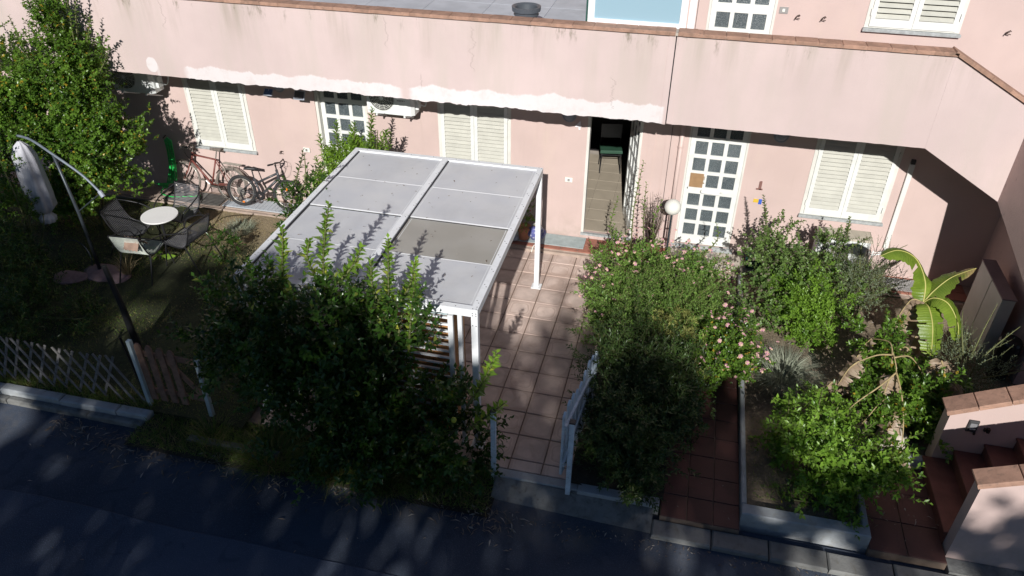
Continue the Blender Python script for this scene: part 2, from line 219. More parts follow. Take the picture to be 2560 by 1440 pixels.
# ------------------------------------------------------------------ mesh helpers
class MB:
    def __init__(s): s.v = []; s.f = []; s.mi = []; s.cur = 0
    def add(s, vs, fs, T=None):
        o = len(s.v)
        if T is not None: vs = [T @ Vector(p) for p in vs]
        s.v += [tuple(p) for p in vs]; s.f += [tuple(i + o for i in f) for f in fs]; s.mi += [s.cur] * len(fs); return s
    def box(s, x0, x1, y0, y1, z0, z1, T=None):
        return s.add([(x0, y0, z0), (x1, y0, z0), (x1, y1, z0), (x0, y1, z0), (x0, y0, z1), (x1, y0, z1), (x1, y1, z1), (x0, y1, z1)],
                     [(3, 2, 1, 0), (4, 5, 6, 7), (0, 1, 5, 4), (1, 2, 6, 5), (2, 3, 7, 6), (3, 0, 4, 7)], T)
    def bevbox(s, x0, x1, y0, y1, z0, z1, b=.01, T=None):        # top edges chamfered
        return s.add([(x0, y0, z0), (x1, y0, z0), (x1, y1, z0), (x0, y1, z0), (x0, y0, z1 - b), (x1, y0, z1 - b), (x1, y1, z1 - b), (x0, y1, z1 - b),
                      (x0 + b, y0 + b, z1), (x1 - b, y0 + b, z1), (x1 - b, y1 - b, z1), (x0 + b, y1 - b, z1)],
                     [(3, 2, 1, 0), (8, 9, 10, 11), (0, 1, 5, 4), (1, 2, 6, 5), (2, 3, 7, 6), (3, 0, 4, 7), (4, 5, 9, 8), (5, 6, 10, 9), (6, 7, 11, 10), (7, 4, 8, 11)], T)
    def bar(s, a, b, w_, h):                                      # box between two points
        a = Vector(a); b = Vector(b); d = b - a; q = d.to_track_quat('X', 'Z').to_matrix().to_4x4(); q.translation = a
        return s.box(0, d.length, -w_ / 2, w_ / 2, -h / 2, h / 2, q)
    def tube(s, pts, r, n=8, closed=False, cap=True):
        pts = [Vector(p) for p in pts]; m = len(pts); rr = r if isinstance(r, (list, tuple)) else [r] * m; o = len(s.v); up = None
        for i, p in enumerate(pts):
            d = (pts[(i + 1) % m] - pts[i - 1]) if (closed or 0 < i < m - 1) else (pts[1] - pts[0] if i == 0 else pts[-1] - pts[-2])
            d.normalize()
            if up is None: up = d.orthogonal().normalized()
            else:
                up = up - d * up.dot(d)
                up = up.normalized() if up.length > 1e-6 else d.orthogonal().normalized()
            sd = d.cross(up)
            for k in range(n):
                a = 2 * math.pi * k / n; s.v.append(tuple(p + (up * math.cos(a) + sd * math.sin(a)) * rr[i]))
        for i in range(m if closed else m - 1):
            for k in range(n):
                a = o + i * n + k; b = o + i * n + (k + 1) % n; c = o + ((i + 1) % m) * n + (k + 1) % n; d = o + ((i + 1) % m) * n + k
                s.f.append((a, b, c, d)); s.mi.append(s.cur)
        if cap and not closed:
            s.f.append(tuple(o + k for k in reversed(range(n)))); s.f.append(tuple(o + (m - 1) * n + k for k in range(n))); s.mi += [s.cur] * 2
        return s
    def lathe(s, prof, n=20, T=None, flute=0, nf=8):
        vs = []; fs = []; m = len(prof)
        for r, z in prof:
            for k in range(n):
                a = 2 * math.pi * k / n; q = r * (1 + flute * math.cos(nf * a)); vs.append((q * math.cos(a), q * math.sin(a), z))
        for i in range(m - 1):
            for k in range(n): fs.append((i * n + k, i * n + (k + 1) % n, (i + 1) * n + (k + 1) % n, (i + 1) * n + k))
        return s.add(vs, fs, T)
    def disc(s, c, r, n=20, T=None, axis='z'):
        vs = []
        for k in range(n):
            a = 2 * math.pi * k / n; u, v = r * math.cos(a), r * math.sin(a)
            vs.append((c[0] + u, c[1] + v, c[2]) if axis == 'z' else (c[0] + u, c[1], c[2] + v))
        return s.add(vs, [tuple(range(n)) if axis == 'z' else tuple(range(n))], T)
    def sphere(s, c, r, n=16, m=10, sc=(1, 1, 1), T=None):
        vs = []; fs = []
        for i in range(m + 1):
            t = math.pi * i / m
            for k in range(n):
                a = 2 * math.pi * k / n; vs.append((c[0] + r * sc[0] * math.sin(t) * math.cos(a), c[1] + r * sc[1] * math.sin(t) * math.sin(a), c[2] - r * sc[2] * math.cos(t)))
        for i in range(m):
            for k in range(n): fs.append((i * n + k, i * n + (k + 1) % n, (i + 1) * n + (k + 1) % n, (i + 1) * n + k))
        return s.add(vs, fs, T)
    def mesh(s, name, mats, smooth=False):
        me = bpy.data.meshes.new(name); me.from_pydata(s.v, [], s.f); me.update()
        for m in (mats if isinstance(mats, (list, tuple)) else [mats]): me.materials.append(m)
        if len(me.materials) > 1: me.polygons.foreach_set('material_index', s.mi)
        if smooth: me.polygons.foreach_set('use_smooth', [True] * len(me.polygons))
        return me
    def build(s, name, mats, parent=None, smooth=False, loc=None, **kw): return link(name, s.mesh(name, mats, smooth), parent, loc, **kw)
def link(name, me, parent=None, loc=None, rot=None, **kw):
    o = bpy.data.objects.new(name, me); col.objects.link(o)
    if parent: o.parent = parent
    if loc is not None: o.location = loc
    if rot is not None: o.rotation_euler = rot
    tag(o, **kw); return o
def tag(o, label=None, cat=None, group=None, kind=None):
    if label: o['label'] = label
    if cat: o['category'] = cat
    if group: o['group'] = group
    if kind: o['kind'] = kind
    return o
def thing(name, label, cat, loc=(0, 0, 0), rz=0, group=None):
    o = bpy.data.objects.new(name, None); col.objects.link(o); o.empty_display_size = .2; o.location = loc; o.rotation_euler = (0, 0, rz); return tag(o, label, cat, group)
def B(*a): return MB().box(*a)
def smoothcurve(pts, n=6):
    P = [Vector(p) for p in pts]; out = []
    for i in range(len(P) - 1):
        p0, p1, p2, p3 = P[max(i - 1, 0)], P[i], P[i + 1], P[min(i + 2, len(P) - 1)]
        for k in range(n):
            t = k / n; out.append(.5 * ((2 * p1) + (p2 - p0) * t + (2 * p0 - 5 * p1 + 4 * p2 - p3) * t * t + (3 * p1 - p0 - 3 * p2 + p3) * t ** 3))
    out.append(P[-1]); return out
def npmesh(name, V, F, mats, mi=None, smooth=False):              # V (n,3), F (m,3) triangles
    me = bpy.data.meshes.new(name); me.vertices.add(len(V)); me.vertices.foreach_set('co', np.ascontiguousarray(V, dtype=np.float32).ravel())
    k = F.shape[1]; me.loops.add(len(F) * k); me.loops.foreach_set('vertex_index', np.ascontiguousarray(F, dtype=np.int32).ravel())
    me.polygons.add(len(F)); me.polygons.foreach_set('loop_start', np.arange(0, len(F) * k, k, dtype=np.int32)); me.polygons.foreach_set('loop_total', np.full(len(F), k, dtype=np.int32))
    for m in (mats if isinstance(mats, (list, tuple)) else [mats]): me.materials.append(m)
    if mi is not None: me.polygons.foreach_set('material_index', mi.astype(np.int32))
    if smooth: me.polygons.foreach_set('use_smooth', np.ones(len(F), dtype=bool))
    me.update(); me.validate(); return me

# ------------------------------------------------------------------ foliage helpers
def nrm(a): return a / np.maximum(np.linalg.norm(a, axis=1, keepdims=True), 1e-9)
def leaves_geo(P, D, N, Ln, Wd, fold=.25, curl=.15):
    """leaf = 5 verts, 4 triangles, folded on the midrib, tip bent"""
    D = nrm(D); S = nrm(np.cross(D, N)); N = nrm(np.cross(S, D)); n = len(P); Ln = Ln[:, None]; Wd = Wd[:, None]
    V = np.empty((n, 5, 3)); V[:, 0] = P; mid = P + D * Ln * .45
    V[:, 1] = mid + S * Wd * .5 + N * Wd * fold; V[:, 2] = mid; V[:, 3] = mid - S * Wd * .5 + N * Wd * fold; V[:, 4] = P + D * Ln - N * Ln * curl
    base = (np.arange(n) * 5)[:, None, None]; F = np.array([[0, 2, 1], [0, 3, 2], [1, 2, 4], [2, 3, 4]])[None] + base
    return V.reshape(-1, 3), F.reshape(-1, 3)
def blades_geo(P, D, Ln, Wd, bend=.4):
    """grass blade = 5 verts, 3 triangles"""
    n = len(P); D = nrm(D); az = rng.uniform(0, 2 * np.pi, n); S = np.stack([np.cos(az), np.sin(az), np.zeros(n)], 1); L = Ln[:, None]; W = Wd[:, None]
    H = D.copy(); H[:, 2] = 0; V = np.empty((n, 5, 3)); V[:, 0] = P - S * W / 2; V[:, 1] = P + S * W / 2; m = P + D * L * .55
    V[:, 2] = m - S * W * .35; V[:, 3] = m + S * W * .35; V[:, 4] = P + D * L * .9 + (H * bend - np.array([0, 0, 1]) * bend * .35) * L * .6
    base = (np.arange(n) * 5)[:, None, None]; F = np.array([[0, 1, 2], [1, 3, 2], [2, 3, 4]])[None] + base; return V.reshape(-1, 3), F.reshape(-1, 3)
def blob_points(blobs, n, shell=2.2, clump=0, cr=.11):
    wts = np.array([b[6] if len(b) > 6 else b[3] * b[4] * b[5] for b in blobs]); idx = rng.choice(len(blobs), n, p=wts / wts.sum())
    A = np.array([b[:6] for b in blobs], float)[idx]; d = nrm(rng.normal(size=(n, 3))); r = rng.uniform(0, 1, n) ** (1 / shell)
    r *= 1 + .16 * rng.normal(size=n)
    q = d * r[:, None]; P = A[:, :3] + q * A[:, 3:6]
    if clump:
        k = max(3, n // clump); pick = rng.integers(0, k, n); P = P[pick] + rng.normal(size=(n, 3)) * cr * rng.uniform(.5, 1.2, k)[pick][:, None] * np.array([1, 1, .8]); q = q[pick] + rng.normal(size=(n, 3)) * .25
    return P, q
def crown(blobs, twigs, per, tl, ll, lw, up=.5, out=.8, zmin=.02, spread=.75, shell=2.2, jit=.5, curl=.15, fold=.22, upn=.6, clump=9, cr=.09):
    P, q = blob_points(blobs, twigs, shell, clump, cr); D = nrm(q * out + np.array([0, 0, up]) + rng.normal(size=P.shape) * jit)
    tlen = tl * rng.uniform(.6, 1.3, twigs); E = P + D * tlen[:, None]
    k = np.arange(per); t = (k + .5) / per; LP = P[:, None] + (D * tlen[:, None])[:, None] * t[None, :, None]
    az = rng.uniform(0, 2 * np.pi, twigs)[:, None] + k[None] * 2.4; ref = nrm(np.cross(D, rng.normal(size=D.shape))); ref2 = np.cross(D, ref)
    rad = ref[:, None] * np.cos(az)[..., None] + ref2[:, None] * np.sin(az)[..., None]
    LD = D[:, None] * (.55 + .5 * t[None, :, None]) + rad * spread + rng.normal(size=LP.shape) * .12
    NN = D[:, None] * .5 - rad * .2 + np.array([0, 0, upn]) + rng.normal(size=LP.shape) * .25
    LP = LP.reshape(-1, 3); n = len(LP); sc = (rng.uniform(.65, 1.2, n)) * np.tile(1 - .35 * t ** 2, twigs)
    keep = LP[:, 2] > zmin
    V, F = leaves_geo(LP[keep], LD.reshape(-1, 3)[keep], NN.reshape(-1, 3)[keep], (ll * sc)[keep], (lw * sc)[keep], fold, curl)
    return V, F, P, E
def sticks(P, E, r):
    n = len(P); D = nrm(E - P); S = nrm(np.cross(D, np.array([.3, .9, .2]))); T = np.cross(D, S); a = [S, -.5 * S + .87 * T, -.5 * S - .87 * T]
    V = np.empty((n, 6, 3))
    for k in range(3): V[:, k] = P + a[k] * r; V[:, 3 + k] = E + a[k] * r * .5
    base = (np.arange(n) * 6)[:, None, None]; F = np.array([[0, 1, 4], [0, 4, 3], [1, 2, 5], [1, 5, 4], [2, 0, 3], [2, 3, 5]])[None] + base; return V.reshape(-1, 3), F.reshape(-1, 3)
def shoot(pts, per, ll, lw, spread=.8, start=.15, curl=.15):      # one explicit leafy shoot; pts in local coordinates
    C = np.array([tuple(p) for p in smoothcurve(pts, 8)]); seg = np.linalg.norm(np.diff(C, axis=0), axis=1); cum = np.r_[0, np.cumsum(seg)]; n = int(per * cum[-1] * (1 - start)) + 2
    t = np.linspace(start, 1, n) * cum[-1]; P = np.stack([np.interp(t, cum, C[:, i]) for i in range(3)], 1); D = nrm(np.gradient(P, axis=0)); az = np.arange(n) * 2.4 + rng.uniform(0, 6)
    ref = nrm(np.cross(D, np.array([[1, .3, .1]]))); r2 = np.cross(D, ref); rad = ref * np.cos(az)[:, None] + r2 * np.sin(az)[:, None]
    sc = rng.uniform(.7, 1.15, n) * np.interp(np.linspace(0, 1, n), [0, .7, 1], [1, 1, .6])
    V, F = leaves_geo(P, D * .55 + rad * spread + rng.normal(size=P.shape) * .1, D * .6 + np.array([0, 0, .6]) - rad * .1, ll * sc, lw * sc, .2, curl)
    return V, F, C
def join(parts):
    o = 0; VV = []; FF = []
    for V, F in parts: VV.append(V); FF.append(F + o); o += len(V)
    return np.concatenate(VV), np.concatenate(FF)
def plant(name, label, cat, base, blobs, leaf, stem='stem', young=None, twigs=300, per=9, tl=.22, ll=.06, lw=.03, shoots=(), limbs=None, limb_r=.02, group=None, shoot_per=45, shoot_k=1.15, extra=None, twig_r=.0022, **kw):
    """thing > foliage, branches; coordinates of blobs and shoots are world, stored relative to base"""
    b = np.array(base, float); root = thing(name, label, cat, base, 0, group); parts = []; st = MB()
    rb = [tuple(np.array(q[:3]) - b) + tuple(q[3:]) for q in blobs]
    V, F, P, E = crown(rb, twigs, per, tl, ll, lw, zmin=.03 - b[2], **kw); parts.append((V, F)); sp = [sticks(P, E, twig_r)]
    yp = []
    for pts in shoots:
        loc_ = [tuple(np.array(p) - b) for p in pts]; V, F, C = shoot(loc_, shoot_per, ll * shoot_k, lw * shoot_k); (yp if young else parts).append((V, F)); m = len(C); st.tube(list(C), [limb_r * .55 * (1 - .8 * i / m) + .001 for i in range(m)], 5)
    o = link('foliage', npmesh('foliage', *join(parts), leaf), root, kind='stuff')
    if yp: link('young_foliage', npmesh('young_foliage', *join(yp), young), root, kind='stuff')
    cs = limbs if limbs is not None else [q[:3] for q in rb]
    for i, c in enumerate(cs):
        c = np.array(c, float) if limbs is None else np.array(c) - b; z = c * .45 + rng.normal(size=3) * .05
        P_ = smoothcurve([(rng.uniform(-.03, .03), rng.uniform(-.03, .03), -.02), tuple(z), tuple(c), tuple(c * 1.15 + np.array([0, 0, .12]))], 5); m = len(P_)
        st.tube(P_, [limb_r * (1 - .75 * k / m) for k in range(m)], 6)
    vs = np.array(st.v) if st.v else np.zeros((0, 3)); fs = []
    for f in st.f:
        for k in range(1, len(f) - 1): fs.append((f[0], f[k], f[k + 1]))
    link('branches', npmesh('branches', *join([(vs, np.array(fs, int).reshape(-1, 3))] + sp), MAT[stem]), root, kind='stuff')
    return root
def flowers(root, base, blobs, n, r, mat, name='flower_cluster', zmin=.1, keep=None, count_obj=60):
    """round flower heads made of five small petals round a domed centre; each head is a part"""
    b = np.array(base); P, q = blob_points(blobs, n * 3, 9); sel = (q[:, 2] > -.1) & (P[:, 2] > zmin)
    P = P[sel][:n] - b; m = MB()
    for k in range(7):
        a = 2 * math.pi * k / 7; ca, sa = math.cos(a), math.sin(a); m.add([(0, 0, r * .4), (r * (ca - .45 * sa) * .8, r * (sa + .45 * ca) * .8, r * .25), (r * ca * 1.1, r * sa * 1.1, -r * .1), (r * (ca + .45 * sa) * .8, r * (sa - .45 * ca) * .8, r * .25)], [(0, 3, 2, 1)])
    me = m.mesh(name, mat)
    for p in P[:count_obj]:
        link(name, me, root, tuple(p), (rng.uniform(-.9, .5), rng.uniform(-.6, .6), rng.uniform(0, 6))).scale = (rng.uniform(.6, 1.15),) * 3
def grass(name, label, pts, ln, wd, mat, lean=.5, bend=.5, cat='grass', kind='stuff', parent=None, dirs=None):
    n = len(pts); D = np.concatenate([rng.normal(size=(n, 2)) * lean, np.ones((n, 1))], 1) if dirs is None else dirs
    V, F = blades_geo(pts, D, ln * rng.uniform(.5, 1.3, n), wd * rng.uniform(.6, 1.3, n), bend); return link(name, npmesh(name, V, F, mat), parent, label=label, cat=cat if parent is None else None, kind=kind)
def rect_pts(n, x0, x1, y0, y1, z=0.0): return np.stack([rng.uniform(x0, x1, n), rng.uniform(y0, y1, n), np.full(n, z)], 1)

# ================================================================== GROUND
g = MB(); g.box(-60, 60, -70, -5.70, -.6, -.125); g.build('road', MAT['asph'], kind='structure')
# newer asphalt layer with a wandering edge
xs = np.arange(-30, 30.01, .15); ed = -7.18 + np.convolve(rng.normal(size=len(xs)), np.ones(7) / 7, 'same') * .035
m = MB(); n = len(xs)
vs = [(x, e, -.112) for x, e in zip(xs, ed)] + [(x, e + .015, -.124) for x, e in zip(xs, ed)] + [(x, -60, -.112) for x in xs]
m.add(vs, [(i, i + 1, n + i + 1, n + i)[::-1] for i in range(n - 1)] + [(2 * n + i, 2 * n + i + 1, i + 1, i) for i in range(n - 1)]); m.build('road_resurfacing', MAT['asph2'], kind='structure')
m = MB(); m.box(-60, -6.0, -5.66, -.5, -.6, -.005); m.box(-6.0, -4.98, -5.66, -.5, -.6, -.005); m.build('garden_ground', MAT['lawn'], kind='structure')
m = MB(); m.box(-60, 60, -.5, 20, -.6, -.01); m.build('ground_under_house', MAT['concrete'], kind='structure')
# right hand bed, gently mounded soil
def soil_sheet(name, x0, x1, y0, y1, z, amp, mat, nx=40, ny=60):
    X, Y = np.meshgrid(np.linspace(x0, x1, nx), np.linspace(y0, y1, ny)); hh = np.zeros_like(X)
    for f_, a in ((2.1, 1), (4.7, .5), (9.3, .3), (17, .16)):
        p = rng.uniform(0, 6, 4); hh += a * np.sin(X * f_ + p[0] + 1.3 * np.sin(Y * f_ * .6 + p[1])) * np.sin(Y * f_ * .9 + p[2])
    V = np.stack([X.ravel(), Y.ravel(), (z + hh * amp).ravel()], 1); i = np.arange((nx - 1) * (ny - 1)); r_ = i // (nx - 1); c = i % (nx - 1); a = r_ * nx + c
    F = np.concatenate([np.stack([a, a + 1, a + nx + 1], 1), np.stack([a, a + nx + 1, a + nx], 1)]); return link(name, npmesh(name, V, F, mat, smooth=True), kind='structure')
soil_sheet('flower_bed_soil', 1.34, 2.60, -5.52, -4.30, .03, .016, MAT['soil'], 24, 24); soil_sheet('flower_bed_soil', 1.34, 5.2, -4.30, -.5, .03, .022, MAT['soil'], 60, 60)
soil_sheet('verge_soil', -6.35, -1.55, -6.22, -5.5, -.09, .02, MAT['verge'], 60, 24)
soil_sheet('lawn_surface', -13.5, -4.97, -5.66, -.48, .01, .012, MAT['lawn'], 90, 60)
soil_sheet('hedge_bed_soil', -.72, .40, -5.6, -.5, .03, .012, MAT['verge'], 20, 60)
m = MB(); m.box(5.2, 60, -5.6, -.5, -.6, .0); m.build('yard_beyond_stairs', MAT['concrete'], kind='structure')

# patio with single tiles (grid matches the slight turn of the paving)
base = B(-4.98, -.70, -5.53, -.50, -.30, -.012).build('patio', MAT['patio_base'], kind='structure')
ts = .411; th = -.0087; ox, oy = -1.868, -2.468
tm = MB().bevbox(-.199, .199, -.199, .199, -.03, 0, .007).mesh('tile', MAT['patio'])
ca, sa = math.cos(th), math.sin(th)
for i in range(-8, 4):
    for j in range(-8, 6):
        x = ox + (i + .5) * ts * ca - (j + .5) * ts * sa; y = oy + (i + .5) * ts * sa + (j + .5) * ts * ca
        if x - ts / 2 < -5.0 or x > -.45: continue
        y0, y1 = max(y - ts / 2, -5.53), min(y + ts / 2, -.50)
        if y1 - y0 < .06: continue
        if y0 == y - ts / 2 and y1 == y + ts / 2: link('tile', tm, base, (x, y, rng.normal() * .0012), (rng.normal() * .002, rng.normal() * .002, th))
        else: MB().bevbox(-.199, .199, -(y1 - y0) / 2 + .006, (y1 - y0) / 2 - .006, -.03, 0, .006).build('tile', MAT['patio'], base, loc=(x, (y0 + y1) / 2, 0))
# pale edging and rough concrete ramp in front of the patio
m = MB(); m.bevbox(-1.62, -.60, -5.665, -5.535, -.12, .004, .01); m.bevbox(-.60, .36, -5.70, -5.565, -.12, .03, .01); m.build('patio_edging', MAT['wkerb'], kind='structure')
m = MB(); m.add([(-1.60, -5.667, -.012), (.30, -5.702, -.02), (.30, -5.98, -.118), (-1.60, -5.92, -.118), (-1.60, -5.667, -.2), (.30, -5.702, -.2), (.30, -5.98, -.2), (-1.6, -5.92, -.2)], [(3, 2, 1, 0), (0, 4, 7, 3), (2, 6, 5, 1), (3, 7, 6, 2)]); m.build('concrete_ramp', MAT['concrete'], kind='structure')

# red paths
def path(name, x0, x1, y0, y1, nx, sz, mat=MAT['redtile'], z=0.0):
    b_ = B(x0, x1, y0, y1, -.3, z - .010).build(name, MAT['patio_base'], kind='structure'); tw = (x1 - x0) / nx; ny = max(1, round((y1 - y0) / sz)); th_ = (y1 - y0) / ny
    me = MB().bevbox(-tw / 2 + .005, tw / 2 - .005, -th_ / 2 + .005, th_ / 2 - .005, -.03, 0, .004).mesh('tile', mat)
    for i in range(nx):
        for j in range(ny): link('tile', me, b_, (x0 + (i + .5) * tw, y0 + (j + .5) * th_, z + rng.normal() * .002), (rng.normal() * .003, rng.normal() * .003, 0))
    return b_
path('garden_path', .38, 1.27, -5.80, -.62, 3, .335)
path('entrance_path', 2.66, 3.46, -5.72, -4.36, 2, .40)

MB().box(3.47, 6.6, -5.80, -5.61, -.3, -.035).build('stair_side_strip', MAT['concrete'], kind='structure')
# walkway along the house: concrete curb, tiles, grates
wk = B(-14, 5.0, -.50, .0, -.2, .062).build('walkway', MAT['wstone'], kind='structure')
B(-14, 5.0, -.56, -.502, -.2, .045).build('walkway_edge', MAT['wstone'], kind='structure')
me = MB().bevbox(-.146, .146, -.118, .118, -.02, 0, .003).mesh('tile', MAT['redstrip'])
x = -4.9
while x < 4.9:
    for yy in (-.375, -.125):
        if not (.2 < x < 1.3 and yy < -.2): link('tile', me, wk, (x, yy, .078), (0, 0, 0))
    x += .30
x = -6.05
me = MB().bevbox(-.146, .146, -.236, .236, -.02, 0, .003).mesh('slab', MAT['wstone'])
while x < -5.1: link('slab', me, wk, (x, -.25, .078)); x += .30
gr = thing('floor_grate', 'dark bar grate in the walkway under the red bicycle', 'grate', (-8.95, -.30, .064)); MB().box(-.60, .60, -.20, -.18, 0, .02).box(-.60, .60, .18, .20, 0, .02).box(-.6, -.58, -.18, .18, 0, .02).box(.58, .6, -.18, .18, 0, .02).build('frame', MAT['grate'], gr)
bm_ = B(-.575, .575, -.006, .006, 0, .018).mesh('bar', MAT['grate'])
for k in range(9): link('bar', bm_, gr, (0, -.16 + .04 * k, .001))
MB().box(-.575, .575, -.175, .175, -.0015, -.0005).build('void', MAT['gasket'], gr)
rs = thing('ribbed_cover', 'pale blue ribbed sheet lying on the walkway under the black bicycle', 'cover', (-7.3, -.29, .080)); B(-1.0, 1.0, -.18, .18, -.014, .002).build('sheet', MAT['ribbed'], rs); rb_ = B(-.006, .006, -.17, .17, .002, .010).mesh('rib', MAT['ribbed'])
for k in range(25): link('rib', rb_, rs, (-.96 + .08 * k, 0, 0))
def grate(lab, x, y, wx, wy, z=.080):
    t = thing('floor_grate', lab, 'grate', (x, y, z), 0, 'mesh grates by the wall'); m = MB()
    k = int(wx / .028)
    for i in range(k + 1): m.box(-wx / 2 + i * wx / k - .003, -wx / 2 + i * wx / k + .003, -wy / 2, wy / 2, .004, .022)
    k = int(wy / .035)
    for i in range(k + 1): m.box(-wx / 2, wx / 2, -wy / 2 + i * wy / k - .003, -wy / 2 + i * wy / k + .003, .006, .024)
    m.build('mesh', MAT['steel'], t, kind='stuff'); B(-wx / 2, wx / 2, -wy / 2, wy / 2, .001, .003).build('void', MAT['gasket'], t)
grate('galvanised mesh grate on the walkway beside the banana plant', 3.62, -.27, 1.1, .34); grate('small mesh grate under the dark green planter by door 1', 1.50, -.42, .40, .15)
B(-2.72, -1.36, -.40, -.03, .080, .092).build('door_mat', MAT['mat_blue'], label='blue grey mat on the red walkway left of the open door', cat='mat')

# kerbs
def kerb(name, x0, x1, y0, y1, z0, z1, ln, mat, seed=1):
    rr = random.Random(seed); root = bpy.data.objects.new(name, None); col.objects.link(root); root['kind'] = 'structure'; x = x0
    while x < x1 - .05:
        L = min(ln * rr.uniform(.85, 1.1), x1 - x); dz = rr.uniform(-.008, .008); MB().bevbox(x + .006, x + L - .006, y0 + rr.uniform(-.008, .008), y1, z0, z1 + dz, .018).build('kerb_stone', mat, root); x += L
    return root
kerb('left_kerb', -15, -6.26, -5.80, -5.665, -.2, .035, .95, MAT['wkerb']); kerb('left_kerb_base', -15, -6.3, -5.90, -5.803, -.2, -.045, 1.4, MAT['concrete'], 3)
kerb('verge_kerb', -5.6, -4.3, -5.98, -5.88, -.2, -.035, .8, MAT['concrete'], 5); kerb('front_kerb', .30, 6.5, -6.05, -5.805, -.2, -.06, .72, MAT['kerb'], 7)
m = MB(); m.bevbox(1.275, 1.335, -5.50, -.62, -.2, .12, .012); m.build('bed_side_edging', MAT['wkerb'], kind='structure')
m = MB(); m.bevbox(1.275, 2.66, -5.66, -5.505, -.2, .13, .012); m.build('bed_front_edging', MAT['wkerb'], kind='structure')
m = MB(); m.bevbox(2.585, 2.655, -5.50, -4.34, -.2, .128, .012); m.bevbox(2.59, 3.50, -4.335, -4.23, -.2, .132, .012); m.build('bed_back_edging', MAT['wkerb'], kind='structure')

# ================================================================== HOUSE
H = thing('pink_house', 'pink plastered two storey house with a long balcony parapet and white shutters', 'house', (0, 0, 0))
def cells(m, x0, x1, z0, z1, ya, yb, ops):
    xs = sorted({x0, x1} | {o[0] for o in ops} | {o[1] for o in ops}); zs = sorted({z0, z1} | {o[2] for o in ops} | {o[3] for o in ops}); pt = {}
    def P(x, y, z):
        k = (x, y, z)
        if k not in pt: pt[k] = len(m.v); m.v.append(k)
        return pt[k]
    def F(*a): m.f.append(tuple(P(*q) for q in a)); m.mi.append(0)
    sol = {}
    for i in range(len(xs) - 1):
        for j in range(len(zs) - 1):
            cx, cz = (xs[i] + xs[i + 1]) / 2, (zs[j] + zs[j + 1]) / 2; sol[i, j] = not any(o[0] < cx < o[1] and o[2] < cz < o[3] for o in ops)
    for (i, j), s_ in sol.items():
        if not s_: continue
        a, b, c, d = xs[i], xs[i + 1], zs[j], zs[j + 1]; F((a, ya, c), (b, ya, c), (b, ya, d), (a, ya, d)); F((b, yb, c), (a, yb, c), (a, yb, d), (b, yb, d))
        if not sol.get((i - 1, j)): F((a, yb, c), (a, ya, c), (a, ya, d), (a, yb, d))
        if not sol.get((i + 1, j)): F((b, ya, c), (b, yb, c), (b, yb, d), (b, ya, d))
        if not sol.get((i, j - 1)): F((a, yb, c), (b, yb, c), (b, ya, c), (a, ya, c))
        if not sol.get((i, j + 1)): F((a, ya, d), (b, ya, d), (b, yb, d), (a, yb, d))
m = MB(); cells(m, -15, 5.0, .0, 2.92, 0, .25, [(-8.87, -7.63, 1.06, 2.5), (-6.31, -5.33, .2, 2.52), (-4.04, -2.76, .24, 2.52), (-1.47, -.57, .2, 2.5), (.17, 1.10, .22, 2.52), (2.09, 3.35, 1.05, 2.52), (-11.6, -10.5, 1.06, 2.5)])
m.build('wall', MAT['facade'], H)
m = MB(); cells(m, -.27, 9, 2.95, 10.2, 0, .25, [(.17, 1.11, 3.2, 5.4), (2.32, 3.56, 4.06, 5.4)]); m.build('upper_wall', MAT['facade'], H)  # upper walls carried higher, out of view, to block sky light on the road
B(-.27, -.05, .25, 7.0, 2.95, 10.2).build('upper_wall', MAT['facade'], H)
B(-15, -.27, 7.0, 7.25, 2.95, 10.2).build('upper_wall', MAT['facade'], H)
B(4.985, 5.2, -2.4, 0, 0, 3.0).build('corner_wall', MAT['stucco'], H)
B(-15, 3.24, -1.10, .0, 2.88, 3.10).build('balcony_slab', MAT['parapet'], H)
tr = B(-15, -.27, 0, 7.0, 2.90, 3.06).build('terrace_floor', MAT['joint'], H)
ft = MB().bevbox(-.597, .597, -.597, .597, -.03, 0, .003).mesh('tile', MAT['terrace'])
for i in range(13):
    for j in range(6): link('tile', ft, tr, (-1.0 - i * 1.2, .55 + j * 1.2, 3.09 + rng.normal() * .001), (0, 0, 0))
# parapet with a ragged lower edge
def parapet(x0, x1, rag):
    n = int((x1 - x0) / .03); xs = np.linspace(x0, x1, n + 1); j = np.convolve(rng.normal(size=n + 1), np.ones(3) / 3, 'same') * (.012 if rag else .003)
    big = np.convolve(rng.normal(size=n + 1), np.ones(25) / 25, 'same') * (.03 if rag else .004); zb = 2.861 + j + big
    if rag: zb = np.where((xs > -7.8), zb - .004, 2.861 + j * .25)
    vs = []
    for x, z in zip(xs, zb): vs += [(x, -1.24, z), (x, -1.24, 4.11), (x, -1.10, 4.11), (x, -1.10, z)]
    fs = []
    for i in range(n):
        a = 4 * i; b = a + 4; fs += [(a, b, b + 1, a + 1), (a + 1, b + 1, b + 2, a + 2), (a + 2, b + 2, b + 3, a + 3), (a + 3, b + 3, b, a)]
    fs += [(0, 1, 2, 3), (4 * n + 3, 4 * n + 2, 4 * n + 1, 4 * n)]; return MB().add(vs, fs)
pp = parapet(-15, -.215, True).build('parapet', MAT['parapet'], H)
pm = parapet(-.200, 3.24, False)
pr = pm.build('parapet', MAT['parapet'], H)
# raised flat bands on both sides of the expansion joint, recessed backing
B(-.30, -.216, -1.252, -1.241, 2.87, 4.10).build('joint_band', MAT['parapet'], pp); B(-.199, -.13, -1.248, -1.241, 2.87, 4.10).build('joint_band', MAT['parapet'], pr)
B(-.2155, -.1995, -1.20, -1.11, 2.88, 4.09).build('joint_filler', MAT['gasket'], H)
